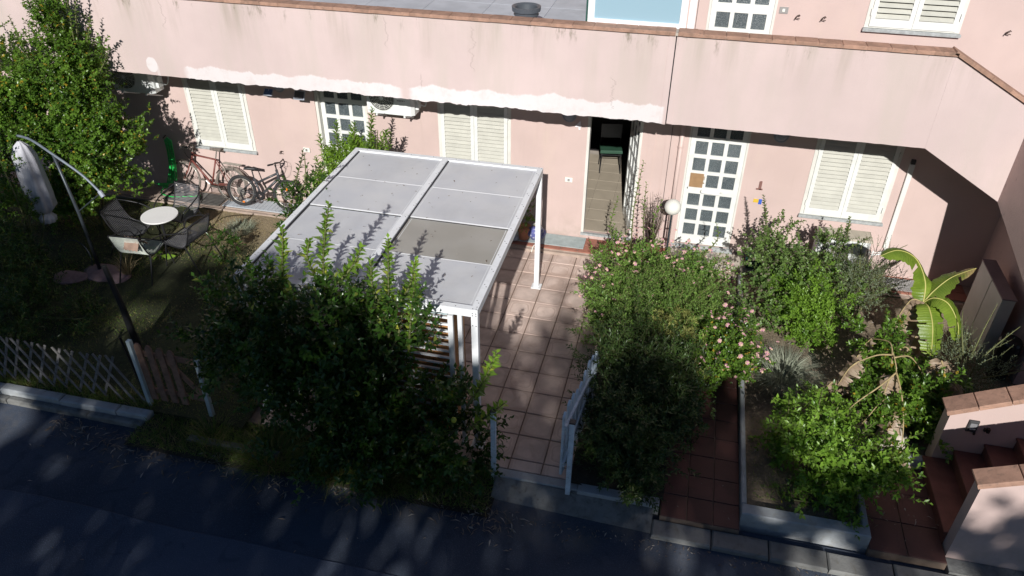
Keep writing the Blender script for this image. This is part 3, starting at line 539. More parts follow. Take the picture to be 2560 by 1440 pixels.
# sloping part of the parapet beside the upper stair flight
sl = .593; m = MB(); x1 = 6.2
vs = [];
for y in (-1.24, -1.10): vs += [(3.241, y, 2.86), (x1, y, 2.86 - sl * (x1 - 3.241)), (x1, y, 4.11 - .555 * (x1 - 3.241)), (3.241, y, 4.11)]
m.add(vs, [(0, 1, 2, 3), (7, 6, 5, 4), (0, 4, 5, 1), (3, 2, 6, 7), (1, 5, 6, 2), (0, 3, 7, 4)]); ps = m.build('parapet', MAT['parapet'], H)
# cap bricks
cm = MB().bevbox(-.1445, .1445, -.112, .112, 0, .046, .006).mesh('cap_brick', MAT['cap'])
x = -14.9; pc = pp
while x < 2.95:
    if not (-.36 < x < -.07):
        par = pp if x < -.2 else pr; link('cap_brick', cm, par, (x, -1.17 + rng.normal() * .0015, 4.112 + rng.normal() * .0008), (rng.normal() * .003, rng.normal() * .002, rng.normal() * .003))
    x += .292
for x in (-.355, -.07): MB().bevbox(x - .135 if x < -.2 else x - .12, x + .13, -1.285, -1.055, 4.112, 4.163, .008).build('cap_brick', MAT['cap'], pp if x < -.2 else pr)
B(-15, 3.24, -1.275, -1.065, 4.1105, 4.146).build('cap_mortar', MAT['joint'], pp)
MB().bevbox(2.975, 3.262, -1.282, -1.058, 4.112, 4.158, .006).build('cap_brick', MAT['cap'], pr); ang = math.atan(.555); k = 0
while k < 9:
    d = .10 + .292 * k; link('cap_brick', cm, ps, (3.25 + d * math.cos(ang), -1.17, 4.118 - d * math.sin(ang)), (0, ang, 0)); k += 1
# slab and steps of the upper flight
m = MB()
for k in range(6): m.box(3.24 + k * .28, 3.24 + (k + 1) * .28, -1.10, 0, 2.89 - .166 * k, 3.10 - .166 * (k + 1))
m.build('upper_steps', MAT['redstep'], H)
# interior of the open room
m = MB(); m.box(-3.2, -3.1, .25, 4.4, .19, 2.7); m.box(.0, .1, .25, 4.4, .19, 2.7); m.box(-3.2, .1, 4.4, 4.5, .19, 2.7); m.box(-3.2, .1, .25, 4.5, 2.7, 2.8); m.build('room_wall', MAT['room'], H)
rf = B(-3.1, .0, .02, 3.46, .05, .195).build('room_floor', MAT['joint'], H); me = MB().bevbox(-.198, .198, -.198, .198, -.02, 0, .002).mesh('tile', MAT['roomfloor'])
for i in range(7):
    for j in range(8): link('tile', me, rf, (-2.85 + .4 * i, .26 + .4 * j, .207))
B(-3.1, .0, 3.46, 4.4, .05, .205).build('room_floor', MAT['room'], H)  # same floor past the sun patch, its shade painted as a dark colour
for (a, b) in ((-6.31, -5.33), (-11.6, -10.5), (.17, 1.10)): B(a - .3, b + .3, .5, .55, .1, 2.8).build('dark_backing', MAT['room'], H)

# ---- shuttered windows
slat_cache = {}
def shutter(x0, x1, z0, z1, sill=True, y=-.012, swing=0, bot=.11, rail=.07, pitch=.068):
    root = MB(); t = .045; f_ = .055
    root.box(x0, x0 + f_, y, y + .10, z0, z1); root.box(x1 - f_, x1, y, y + .10, z0, z1); root.box(x0 + f_, x1 - f_, y, y + .10, z1 - f_, z1); root.box(x0 + f_, x1 - f_, y, y + .10, z0, z0 + .02)
    wf = root.build('window', MAT['trim'], H)
    mid = (x0 + x1) / 2
    for a, b in ((x0 + f_ + .003, mid - .002), (mid + .002, x1 - f_ - .003)):
        L = MB(); yy = y - .018; st = .06; L.box(a, a + st, yy, yy + t, z0 + .022, z1 - f_ - .004); L.box(b - st, b, yy, yy + t, z0 + .022, z1 - f_ - .004); L.box(a + st, b - st, yy, yy + t, z0 + .022, z0 + .022 + bot); L.box(a + st, b - st, yy, yy + t, z1 - f_ - .004 - rail, z1 - f_ - .004);         bk = MB().box(a + st, b - st, yy + t + .006, yy + t + .010, z0 + bot, z1 - f_ - .01); bk.build('slat_gap_shade', MAT['acdark'], wf)  # dark sheet stands in for the shade in the slat gaps
        L.build('shutter_frame', MAT['white'], wf)
        wd = round(b - a - 2 * st - .004, 4)
        if wd not in slat_cache: slat_cache[wd] = MB().add([(-wd / 2, -.014, -.026), (wd / 2, -.014, -.026), (wd / 2, .034, .024), (-wd / 2, .034, .024), (-wd / 2, -.006, -.030), (wd / 2, -.006, -.030), (wd / 2, .040, .020), (-wd / 2, .040, .020)], [(0, 1, 2, 3), (7, 6, 5, 4), (4, 5, 1, 0), (3, 2, 6, 7), (0, 3, 7, 4), (1, 5, 6, 2)]).mesh('slat', MAT['slat'])
        z = z0 + .022 + bot + .036
        while z < z1 - f_ - rail - .02: link('slat', slat_cache[wd], wf, ((a + b) / 2, yy + .002, z), (rng.normal() * .02, 0, 0)); z += pitch
    for xx in (x0 + f_ - .012, x1 - f_ + .004): B(xx, xx + .012, y - .028, y - .001, z0 + .17, z0 + .26).build('hinge', MAT['white'], wf); B(xx, xx + .012, y - .028, y - .001, z1 - .35, z1 - .26).build('hinge', MAT['white'], wf)
    if sill: MB().bevbox(x0 - .015, x1 + .02, -.065, .05, z0 - .045, z0 - .003, .006).build('sill', MAT['marble'], wf)
    return wf
shutter(-8.87, -7.63, 1.06, 2.5); shutter(-4.04, -2.76, .24, 2.52, False, bot=.16); shutter(2.09, 3.35, 1.05, 2.52); shutter(2.32, 3.56, 4.06, 5.4, pitch=.075); shutter(-11.6, -10.5, 1.06, 2.5)
# ---- panelled glass doors
ROWS = [(2.40, .2), (2.12, .225), (1.83, .225), (1.545, .225), (1.19, .22), (.905, .22), (.625, .22)]
def glass_door(x0, x1, y, zb, rows=ROWS, handle=True, T=None, blocked=None, parent=H, zt=2.47, name='door'):
    W = x1 - x0; cx = [.085, .352, .622]; pw = .205; k = W / .91; m = MB(); zs = [zb]; y1 = y + .045
    xl = [x0 + c * k for c in cx]; xr = [a + pw * k for a in xl]
    edges = [x0] + sum([[a, b] for a, b in zip(xl, xr)], []) + [x1]
    for i in range(0, len(edges), 2): m.box(edges[i], edges[i + 1], y, y1, zb, zt, T)
    zz = [zb] + sum([[r - h, r] for r, h in reversed(rows)], []) + [zt]
    for a, b in zip(xl, xr):
        for i in range(0, len(zz), 2):
            if zz[i + 1] - zz[i] > .001: m.box(a, b, y + .001, y1 - .001, zz[i], zz[i + 1], T)
    d = m.build(name, MAT['white'], parent)
    for ri, (r, h) in enumerate(rows):
        for ci, (a, b) in enumerate(zip(xl, xr)):
            if blocked == (ri, ci):
                MB().box(a - .012, b + .012, y - .004, y + .01, r - h - .012, r + .014, T).build('board', MAT['brownboard'], d, label='brown cardboard patch with peeled edges over one pane')
                for q in range(9):
                    zz_ = r - h + rng.uniform(0, h); MB().box(b + .010, b + .010 + rng.uniform(.005, .03), y - .0035, y - .0012, zz_, zz_ + rng.uniform(.004, .018), T).build('tape_scrap', MAT['brownboard'], d)
            else: MB().box(a - .002, b + .002, y + .018, y + .026, r - h - .002, r + .002, T).build('pane', MAT['pane'], d)
    if handle:
        hx = x0 + .30 * k; P = [(hx, y, 1.265), (hx, y - .05, 1.262), (hx + .04, y - .062, 1.25), (hx + .29 * k, y - .062, 1.245), (hx + .33 * k, y - .05, 1.25), (hx + .33 * k, y, 1.255)]
        if T is not None: P = [T @ Vector(p) for p in P]
        MB().tube(smoothcurve(P, 4), .013, 8).build('handle', MAT['white'], d, smooth=True); kx = x0 + .045; q = MB().box(kx, kx + .015, y - .006, y + .002, 1.27, 1.30, T); q.build('keyhole', MAT['acdark'], d)
    return d
def door_frame(x0, x1, zb, zt, y=.01, w_=.045, name='door_frame'):
    m = MB(); m.box(x0, x0 + w_, y, y + .14, zb, zt); m.box(x1 - w_, x1, y, y + .14, zb, zt); m.box(x0 + w_, x1 - w_, y, y + .14, zt - w_, zt); return m.build(name, MAT['trim'], H)
door_frame(.17, 1.10, .22, 2.52, -.008, .03); glass_door(.203, 1.067, .0, .235, blocked=(3, 0))
door_frame(-6.31, -5.33, .20, 2.52, .02, .05); glass_door(-6.255, -5.385, .11, .215, handle=True)
door_frame(-1.47, -.57, .20, 2.5, -.012, .045); B(-1.47, -.57, -.06, .20, .165, .199).build('threshold', MAT['marble'], H)
hinge = Vector((-.615, .05, 0)); T = Matrix.Translation(hinge) @ Matrix.Rotation(R(-73), 4, 'Z') @ Matrix.Translation((.83, 0, 0))
T = Matrix.Translation(hinge) @ Matrix.Rotation(R(-75), 4, 'Z'); glass_door(-.82, 0.0, 0, .225, T=T, handle=False)
for z in (.6, 1.0, 1.6, 2.1): B(-.622, -.606, -.02, .0, z, z + .05).build('hinge', MAT['steel'], H)
door_frame(.17, 1.11, 3.2, 5.4, -.01, .035); glass_door(.208, 1.072, .0, 3.42, rows=[(r + 2.945, h) for r, h in ROWS if r < 2.3], handle=False, zt=5.36)
B(.12, 1.16, -.05, .0, .13, .215).build('threshold', MAT['marble'], H)
MB().bevbox(.05, 1.35, -.50, -.05, .064, .16, .03).build('door_step', MAT['stone'], label='cracked whitewashed concrete step below the door with the cardboard pane', cat='step')
# small facade parts
for x0, z0, lab in ((-1.80, 1.15, None), (-6.66, 1.165, None)):
    p_ = MB().bevbox(0, .13, 0, .085, 0, .012, .004, Matrix.Translation((x0, -.013, z0)) @ Matrix.Rotation(R(90), 4, 'X')).build('doorbell_plate', MAT['plate'], H); B(x0 + .045, x0 + .085, -.029, -.024, z0 + .02, z0 + .065).build('button', MAT['steel'], p_)
p_ = B(1.15, 1.27, -.012, .0, 4.17, 4.26).build('switch_plate', MAT['steel'], H); B(1.19, 1.225, -.016, -.0121, 4.195, 4.235).build('button', MAT['plate'], p_)
B(1.335, 1.415, -.009, .0, 1.155, 1.215).build('enamel_plate', MAT['yellow'], H); B(1.42, 1.47, -.011, .0, 1.13, 1.22).build('enamel_plate', MAT['bluee'], H)
def hook(x, z, s=1.0, y=0):
    MB().tube([(x, y, z), (x - .01, y - .05, z + .01)], .007 * s, 6).tube([(x - .03, y - .045, z - .03), (x - .01, y - .055, z + .02), (x + .015, y - .05, z + .035), (x + .03, y - .04, z + .02)], .008 * s, 6).tube([(x - .01, y - .05, z - .01), (x + .035, y - .05, z - .018)], .006 * s, 6).build('shutter_catch', MAT['iron'], H)
for x, z in ((-7.11, 1.11), (1.41, 4.14), (1.76, 4.14), (4.15, 4.12)): hook(x, z)
def text(name, body, size, mat, parent, loc, rot=(R(90), 0, 0), ext=.005, **kw):
    cu = bpy.data.curves.new(name, 'FONT'); cu.body = body; cu.size = size; cu.extrude = ext; cu.align_x = 'CENTER'; cu.offset = size * .03
    o = bpy.data.objects.new('tmp', cu); me = bpy.data.meshes.new_from_object(o); bpy.data.objects.remove(o); me.name = name; me.materials.clear(); me.materials.append(mat); return link(name, me, parent, loc, rot, **kw)
text('house_number', '4', .19, MAT['numgrey'], H, (-1.62, -.02, 2.13), ext=.01); text('house_number', '1', .20, MAT['number'], H, (1.40, -.012, 1.40), ext=.008); MB().box(1.34, 1.44, -.02, -.004, 1.392, 1.412).box(1.374, 1.406, -.0205, -.004, 1.412, 1.535).build('house_number', MAT['number'], H)
# pipes and conduits
MB().tube([(.055, -.05, .15), (.055, -.05, 2.84)], .037, 12).build('downpipe', MAT['pipe'], H, smooth=True)
for z in (.9, 2.0): MB().tube([(.055, -.05, z), (.055, -.05, z + .03)], .044, 12).build('pipe_clip', MAT['pipe'], H)
m = MB()
for a, b in ((-.47, -.36), (-.20, -.12)): m.box(a, b, -.012, -.0, .1, 2.85)
m.build('plaster_band', MAT['facade'], H); B(-.115, -.108, -.014, .0, .1, 2.85).build('wall_joint', MAT['gasket'], H); B(.015, .022, -.006, .004, 3.2, 6.9).build('wall_joint', MAT['gasket'], H)
MB().bevbox(3.485, 3.555, -.05, 0, .62, 2.10, .006).build('cable_duct', MAT['white'], H); MB().box(3.49, 3.55, -.045, -.002, 2.10, 2.17).build('duct_end', MAT['acdark'], H)
MB().tube(smoothcurve([(3.52, -.03, .62), (3.50, -.05, .52), (3.38, -.07, .48), (3.25, -.1, .5)], 5), .012, 6).tube(smoothcurve([(3.54, -.03, .62), (3.50, -.06, .56), (3.4, -.08, .53), (3.25, -.12, .55)], 5), .008, 6).build('ac_hose', MAT['white'], H)
def dome(x, z, lab, g_='dome lamps under the balcony'):
    t = thing('wall_lamp', lab, 'lamp', (x, -.0, z), 0, g_); MB().lathe([(.0, .07), (.05, .065), (.085, .04), (.10, .0)], 20, Matrix.Rotation(R(90), 4, 'X')).build('diffuser', MAT['solarframe'], t, smooth=True); MB().lathe([(.10, .0), (.115, .01), (.115, .02), (.10, .025)], 20, Matrix.Rotation(R(90), 4, 'X')).build('ring', MAT['solarframe'], t)
dome(-1.78, 2.35, 'round bulkhead lamp beside the house number 4'); dome(1.55, 2.35, 'round bulkhead lamp right of the door with the cardboard pane'); dome(-6.95, 2.38, 'round bulkhead lamp between the shuttered window and the left door')
def solar(x, y, z, s, lab, tilt=40, blue=True):
    t = thing('solar_lamp', lab, 'lamp', (x, y, z), 0, 'solar lamps hanging under the balcony'); Tm = Matrix.Rotation(R(tilt), 4, 'X')
    MB().bevbox(-s, s, -s * .8, s * .8, -.012, .004, .006, Tm).build('frame', MAT['solarframe'], t); MB().box(-s * .86, s * .86, -s * .66, s * .66, .0045, .0065, Tm).build('panel', MAT['solar'] if blue else MAT['greyp'], t); MB().tube([(0, 0, -.01), (0, .08, .10), (0, -y - .0, .12)], .008, 6).build('bracket', MAT['solarframe'], t)
solar(-7.08, -.16, 2.31, .085, 'blue solar lamp under the balcony right of the left shuttered window'); solar(-5.10, -.16, 2.40, .085, 'blue solar lamp above the left door beside the air conditioner'); solar(-6.46, -.22, 2.33, .10, 'larger dark solar lamp hanging beside the left door', 55, False)
# left awning pole bits and gutters near the left air conditioner
# ---- air conditioners
def ac_unit(x, y, z, w_, d_, h_, lab, fan=True, lg=False, top=None, group=None):
    t = thing('air_conditioner', lab, 'air conditioner', (x, y, z), 0, group); body = MB()
    pr = [(-w_ / 2, 0), (w_ / 2 - .05, 0), (w_ / 2, .05), (w_ / 2, d_ - .01), (-w_ / 2, d_ - .01)]; n = len(pr)
    body.add([(a, b, 0) for a, b in pr] + [(a, b, h_) for a, b in pr], [tuple(reversed(range(n))), tuple(range(n, 2 * n))] + [(i, (i + 1) % n, n + (i + 1) % n, n + i) for i in range(n)]); body.build('casing', MAT['ac'], t)
    if top: MB().bevbox(-w_ / 2 - .012, w_ / 2 + .012, -.015, d_, h_ + .001, h_ + .03, .008).build('top_cover', top, t)
    if fan:
        fx = -w_ * .17; R_ = h_ * .40; T_ = Matrix.Translation((fx, -.002, h_ * .5)) @ Matrix.Rotation(R(90), 4, 'X')
        MB().disc((0, 0, .001), R_, 28, T_).build('fan_opening', MAT['acdark'], t); gm = MB()
        for k in range(8): gm.tube([tuple((T_ @ Vector((R_ * (k + 1) / 8.2 * math.cos(a), R_ * (k + 1) / 8.2 * math.sin(a), .010)))) for a in np.linspace(0, 2 * math.pi, 24, endpoint=False)], .0035, 4, closed=True)
        for k in range(12):
            a = k * math.pi / 6; gm.tube([T_ @ Vector((.02 * math.cos(a), .02 * math.sin(a), .014)), T_ @ Vector((R_ * math.cos(a + .25), R_ * math.sin(a + .25), .006))], .0028, 4)
        gm.build('fan_guard', MAT['plate'], t, kind='stuff'); MB().disc((0, 0, .016), .035, 16, T_).build('hub', MAT['ac'], t)
    if lg: text('lettering', 'LG', .085, MAT['text'], t, (w_ * .24, -.003, h_ * .58), ext=.001); text('lettering', 'INVERTER V', .026, MAT['text'], t, (w_ * .24, -.003, h_ * .44), ext=.0005)
    MB().box(w_ / 2 + .001, w_ / 2 + .05, d_ * .35, d_ * .8, h_ * .15, h_ * .5).tube(smoothcurve([(w_ / 2 + .04, d_ * .6, h_ * .3), (w_ / 2 + .12, d_ * .8, h_ * .2), (w_ / 2 + .14, d_, h_ * .45)], 4), .012, 6).build('pipe_cover', MAT['ac'], t)
    for s_ in (-.3, .3): MB().bar((w_ * s_, -.02, -.018), (w_ * s_, -y - 0.0, -.018), .03, .03).bar((w_ * s_, .03, -.03), (w_ * s_, -y - .01, -.19), .02, .02).build('bracket', MAT['ac'], t)
    return t
ac_unit(-4.73, -.40, 2.225, .82, .28, .55, 'white air conditioner with a round fan on the wall behind the pergola shrub', lg=True)
ac_unit(-9.58, -.42, 2.17, .80, .30, .55, 'white air conditioner high on the wall behind the tall left bush')
rt = ac_unit(2.80, -.42, .32, .80, .32, .56, 'beige topped air conditioner low under the right shuttered window', top=MAT['beige']); text('lettering', 'DAIKIN', .05, MAT['text'], rt, (.20, -.003, .46), ext=.001)
# chair inside the room
ch = thing('chair', 'mint green seated chair standing in the dark room behind the open door', 'chair', (-1.30, 2.62, .21), R(10))
MB().bevbox(-.22, .22, -.22, .20, .44, .50, .015).build('seat', MAT['mint'], ch); MB().bevbox(-.21, .21, .16, .20, .62, .92, .01).build('backrest', MAT['black'], ch)
for sx_ in (-1, 1):
    for sy_ in (-1, 1): MB().tube([(sx_ * .18, sy_ * .16, .44), (sx_ * .21, sy_ * .21, 0)], .011, 8).build('leg', MAT['black'], ch)
MB().tube([(-.2, -.2, .40), (.2, -.2, .40), (.2, .18, .40), (-.2, .18, .40)], .01, 6, closed=True).tube([(-.2, .18, .40), (-.2, .19, .92)], .01, 6).tube([(.2, .18, .40), (.2, .19, .92)], .01, 6).build('frame', MAT['black'], ch)

# ---- terrace things
pt_ = thing('plant_pot', 'empty dark grey plastic pot with a wide rim on the upper terrace', 'pot', (-2.95, 1.95, 3.09)); MB().lathe([(.0, .0), (.17, 0), (.22, .34), (.255, .345), (.262, .42), (.24, .425), (.20, .40), (.16, .12), (.0, .11)], 32).build('body', MAT['pot'], pt_, smooth=False)
MB().lathe([(.213, .27), (.225, .275), (.228, .29), (.216, .295)], 32).build('band', MAT['pot'], pt_)
sc_ = thing('glass_screen', 'white framed frosted glass screen behind the balcony cap', 'screen', (-.75, -1.045, 3.12)); m = MB(); m.box(-.69, -.60, -.025, .025, 1.0, 2.6).box(.55, .64, -.025, .025, 1.0, 2.6).box(-.60, .55, -.025, .025, 1.0, 1.09).box(-.60, .55, -.025, .025, 2.52, 2.6).box(-.69, -.60, -.025, .025, 0, 1.0).box(.55, .64, -.025, .025, 0, 1.0); m.build('frame', MAT['wmetal'], sc_); B(-.60, .55, -.004, .004, 1.09, 2.52).build('glass_sheet', MAT['glass'], sc_)
B(-1.47, -1.445, -1.05, -1.02, 3.1, 5.6).build('green_post', MAT['gpot'], label='thin dark green post beside the frosted glass screen', cat='post')
MB().bevbox(-.09, .0, -1.07, -1.0, 3.1, 5.6, .01).build('white_post', MAT['wmetal'], label='white post at the right end of the glass screen', cat='post')

# ================================================================== OUTSIDE STAIRCASE
S = thing('staircase', 'pink walled outside staircase with terracotta steps and brick caps', 'staircase', (3.5, -5.0, 0))
def SB(m, name, mat, parent=S, smooth=False):
    o = m.build(name, mat, parent, smooth)
    if parent is S: o.location = (-3.5, 5.0, 0)
    return o
for k in range(9):
    x0 = 3.45 + k * .29; m = MB().box(x0, x0 + .60 if k < 8 else x0 + 1.6, -5.44, -4.275, -.1, .17 * (k + 1) - .03).bevbox(x0 - .02, x0 + .31, -5.44, -4.275, .17 * (k + 1) - .03, .17 * (k + 1), .006); SB(m, 'step', MAT['redstep'])
def stairwall(x0, x1, ya, yb, zc, s_, cap_l, xcap):
    vs = [];
    for y in (ya, yb): vs += [(x0, y, -.1), (x1, y, -.1), (x1, y, zc + s_ * (x1 - x0)), (x0, y, zc)]
    o = SB(MB().add(vs, [(0, 1, 2, 3), (7, 6, 5, 4), (3, 2, 6, 7), (0, 3, 7, 4), (1, 5, 6, 2)]), 'side_wall', MAT['facade']); a = math.atan(s_); me = MB().bevbox(0, cap_l - .008, -(yb - ya) / 2 - .035, (yb - ya) / 2 + .035, 0, .058, .008).mesh('cap_brick', MAT['cap'])
    for k in range(int((x1 - x0) / (cap_l * math.cos(a)))): link('cap_brick', me, o, (x0 - .04 + k * cap_l * math.cos(a), (ya + yb) / 2, zc + .004 + s_ * (-.04 + k * cap_l * math.cos(a))), (0, -a, 0))
stairwall(3.53, 6.6, -4.27, -4.08, .885, .50, .335, 0); stairwall(3.47, 6.6, -5.60, -5.44, 1.10, .44, .42, 0)
# mailbox and small tap on the inner wall
mb = thing('mailbox', 'small dark mailbox on the sunlit stair wall', 'mailbox', (3.80, -4.272, .67)); MB().bevbox(-.055, .055, 0, .17, 0, .03, .01, Matrix.Rotation(R(90), 4, 'X')).build('body', MAT['boxgrey'], mb); B(-.025, .035, -.034, -.0305, .05, .065).build('slot', MAT['plate'], mb); B(-.035, .035, -.033, -.0305, .08, .14).build('window', MAT['boxpale'], mb)
MB().box(3.93, 3.95, -4.30, -4.272, .71, .75).box(3.96, 3.99, -4.31, -4.272, .70, .76).box(3.84, 3.86, -4.295, -4.272, .63, .66).build('wall_bracket', MAT['iron'], label='pair of tiny rusty brackets beside the mailbox', cat='bracket')
# middle flight side wall (turned a little, so the sun grazes it), underside sloping down to the street
p0 = Vector((4.36, -1.245)); dv = Vector((.208, -.978)); L = 3.0; p1 = p0 + dv * L; nx = Vector((.978, .208)) * .16; q0 = p0 + nx; q1 = p1 + nx
z0, z1, zt = 2.19, .62, 6.0
m = MB().add([(p0.x, p0.y, z0), (p1.x, p1.y, z1), (p1.x, p1.y, z1 + 1.5), (p0.x, p0.y, zt * .55), (q0.x, q0.y, z0), (q1.x, q1.y, z1), (q1.x, q1.y, z1 + 1.5), (q0.x, q0.y, zt * .55)], [(3, 2, 1, 0), (4, 5, 6, 7), (0, 1, 5, 4), (2, 3, 7, 6), (0, 4, 7, 3), (1, 2, 6, 5)])
SB(m, 'middle_flight_wall', MAT['stucco'])
for k in range(8):
    f0 = k / 8; c = q0 + dv * (L * f0); z = z0 + (z1 - z0) * f0; d_ = dv * (L / 8); n2 = Vector((.978, .208)) * 1.0
    SB(MB().add([(c.x, c.y, z - .02), (c.x + n2.x, c.y + n2.y, z - .02), (c.x + n2.x + d_.x, c.y + n2.y + d_.y, z - .2), (c.x + d_.x, c.y + d_.y, z - .2), (c.x, c.y, z + .12), (c.x + n2.x, c.y + n2.y, z + .12), (c.x + n2.x + d_.x, c.y + n2.y + d_.y, z + .12), (c.x + d_.x, c.y + d_.y, z + .12)], [(3, 2, 1, 0), (4, 5, 6, 7), (0, 1, 5, 4), (1, 2, 6, 5), (2, 3, 7, 6), (3, 0, 4, 7)]), 'step', MAT['redstep'])
# cabinet under the stairs
cb = thing('cabinet', 'grey door cabinet standing in the shade under the stairs', 'cabinet', (4.62, -1.42, .0)); B(.02, .17, -.52, .52, .0, 1.08).build('body', MAT['cabinet'], cb); B(0, .018, -.515, -.012, .06, 1.07).build('door', MAT['cabinet'], cb); B(0, .018, .012, .515, .06, 1.07).build('door', MAT['cabinet'], cb); B(-.01, .18, -.53, .53, 1.081, 1.10).build('top', MAT['cabtop'], cb)
MB().lathe([(0, 0), (.13, 0), (.15, .3), (.15, .62), (.13, .66), (0, .66)], 18, Matrix.Translation((4.80, -2.25, 0))).build('dark_bin', MAT['black'], label='dark cylindrical bin beside the cabinet under the stairs', cat='bin')

# ================================================================== PERGOLA
P = thing('pergola', 'white aluminium pergola with frosted roof panels on the tiled patio', 'pergola', (-3.4, -3.43, 0)); X0, X1, Y0, Y1, Z = -4.88, -1.90, -5.25, -1.56, 2.12
def PB(m, name, mat, parent=P, **kw):
    o = m.build(name, mat, parent, **kw)
    if parent is P: o.location = (3.4, 3.43, 0)
    return o
pw = .08
for x, y in ((X0, Y0), (X1 - pw, Y0), (X1 - pw, Y1 - pw), (X0, Y1 - pw)):
    o = PB(B(x + .002, x + pw - .002, y + .002, y + pw - .002, 0, Z - .102), 'post', MAT['wmetal']); MB().bevbox(x - .04, x + pw + .04, y - .04, y + pw + .04, .001, .012, .004).build('foot_plate', MAT['wmetal'], o)
PB(B(X1 - .24, X1 - .19, Y0 + .01, Y0 + .06, 0, Z - .1), 'door_profile', MAT['wmetal'])
bf = PB(B(X0, X1, Y0, Y0 + pw, Z - .10, Z), 'beam', MAT['wmetal']); bb = PB(B(X0, X1, Y1 - pw, Y1, Z - .10, Z), 'beam', MAT['wmetal'])
bl = PB(B(X0, X0 + pw, Y0 + pw, Y1 - pw, Z - .10, Z), 'beam', MAT['wmetal']); br = PB(B(X1 - pw, X1, Y0 + pw, Y1 - pw, Z - .10, Z), 'beam', MAT['wmetal']); XM = -3.40
bc = PB(B(XM - .045, XM + .045, Y0 + pw, Y1 - pw, Z - .08, Z + .004), 'beam', MAT['wmetal'])
sm = MB().lathe([(0, .004), (.006, .003), (.008, 0)], 8).mesh('screw', MAT['screw'])
for y in np.arange(Y0 + .14, Y1, .33):
    for x, par, zz in ((X1 - .025, br, Z), (XM + .02, bc, Z + .004), (X0 + .03, bl, Z)):
        link('screw', sm, par, (x, y, zz)); link('screw', sm, par, (x + (.02 if par is not br else -.03), y + .045, zz))
for x in np.arange(X0 + .2, X1, .36): link('screw', sm, bb, (x, Y1 - .03, Z)); link('screw', sm, bf, (x, Y0 + .03, Z))
for x, y in ((X1 - .02, Y0 + .02), (X1 - .06, Y0 + .02), (X1 - .02, Y0 + .06), (X1 - .02, Y1 - .03), (X1 - .06, Y1 - .02)): link('screw', sm, br, (x, y, Z + .001))
for z_ in (2.07, 2.04, 1.9): link('screw', sm, bf, (X1 - .02, Y0 - .001, z_), (R(90), 0, 0)); link('screw', sm, bf, (X1 - .06, Y0 - .001, z_), (R(90), 0, 0))
ph = (Y1 - Y0 - 2 * pw) / 4
for ci, (a, b) in enumerate(((X0 + pw, XM - .045), (XM + .045, X1 - pw))):
    PB(B(a, a + .018, Y0 + pw, Y1 - pw, Z - .035, Z - .012), 'dark_gasket', MAT['gasket'])
    for k in range(4):
        y0 = Y0 + pw + k * ph; y1 = y0 + ph; dz = -.012 if k in (0, 1) else 0.0; dz += -.006 * (k % 2)
        pa = PB(B(a + .02, b - .004, y0 + .006, y1 - .006, Z - .028 + dz, Z - .016 + dz), 'roof_panel', MAT['panelwarm'] if (ci, k) == (1, 1) else MAT['panel'])
        m = MB(); zt = Z - .0155 + dz; m.box(a + .03, b - .012, y0 + .006, y0 + .016, zt, zt + .004).box(b - .040, b - .032, y0 + .02, y1 - .02, zt, zt + .0015).box(a + .045, a + .052, y0 + .02, y1 - .02, zt, zt + .0015); m.build('panel_trim', MAT['wmetal'], pa)
    PB(B(a, b, Y0 + pw + 2 * ph - .004, Y0 + pw + 2 * ph + .004, Z - .05, Z - .03), 'purlin', MAT['gasket'])
# slatted front screen of the pergola
fs_ = PB(B(X1 - .36, X1 - .30, Y0 + .02, Y0 + .06, .15, Z - .142), 'screen_post', MAT['wmetal']); PB(B(X0 + .10, X0 + .14, Y0 + .02, Y0 + .06, .15, Z - .12), 'screen_post', MAT['wmetal']); PB(B(XM - .03, XM + .03, Y0 + .066, Y0 + .10, .15, Z - .12), 'screen_post', MAT['wmetal']); slm = B(X0 + .14 + 3.4, X1 - .36 + 3.4, -.012, .012, -.011, .011).mesh('slat', MAT['wmetal'])
for k in range(17): link('slat', slm, fs_, (-3.4, Y0 + .04, 1.93 - .098 * k))
PB(B(X1 - .36, XM + .03, Y0 + .015, Y0 + .065, Z - .14, Z - .101), 'top_rail', MAT['bluepost'])
wc = thing('wooden_cabinet', 'orange brown boarded cabinet behind the white slats of the pergola', 'cabinet', (-2.75, -4.85, 0)); B(-.5, .5, -.22, .22, 0, 1.72).build('body', MAT['wood'], wc)
for k in range(4): B(-.5 + .25 * k + .004, -.25 + .25 * k - .004, -.232, -.2205, .02, 1.70).build('board', MAT['wood'], wc)
wc2 = thing('wooden_bench', 'brown wooden bench under the left half of the pergola roof', 'bench', (-4.1, -4.4, 0)); B(-.5, .5, -.2, .2, .42, .46).build('seat', MAT['wood'], wc2)
for a in (-.42, .42): B(a - .03, a + .03, -.17, .17, 0, .42).build('leg', MAT['wood'], wc2)

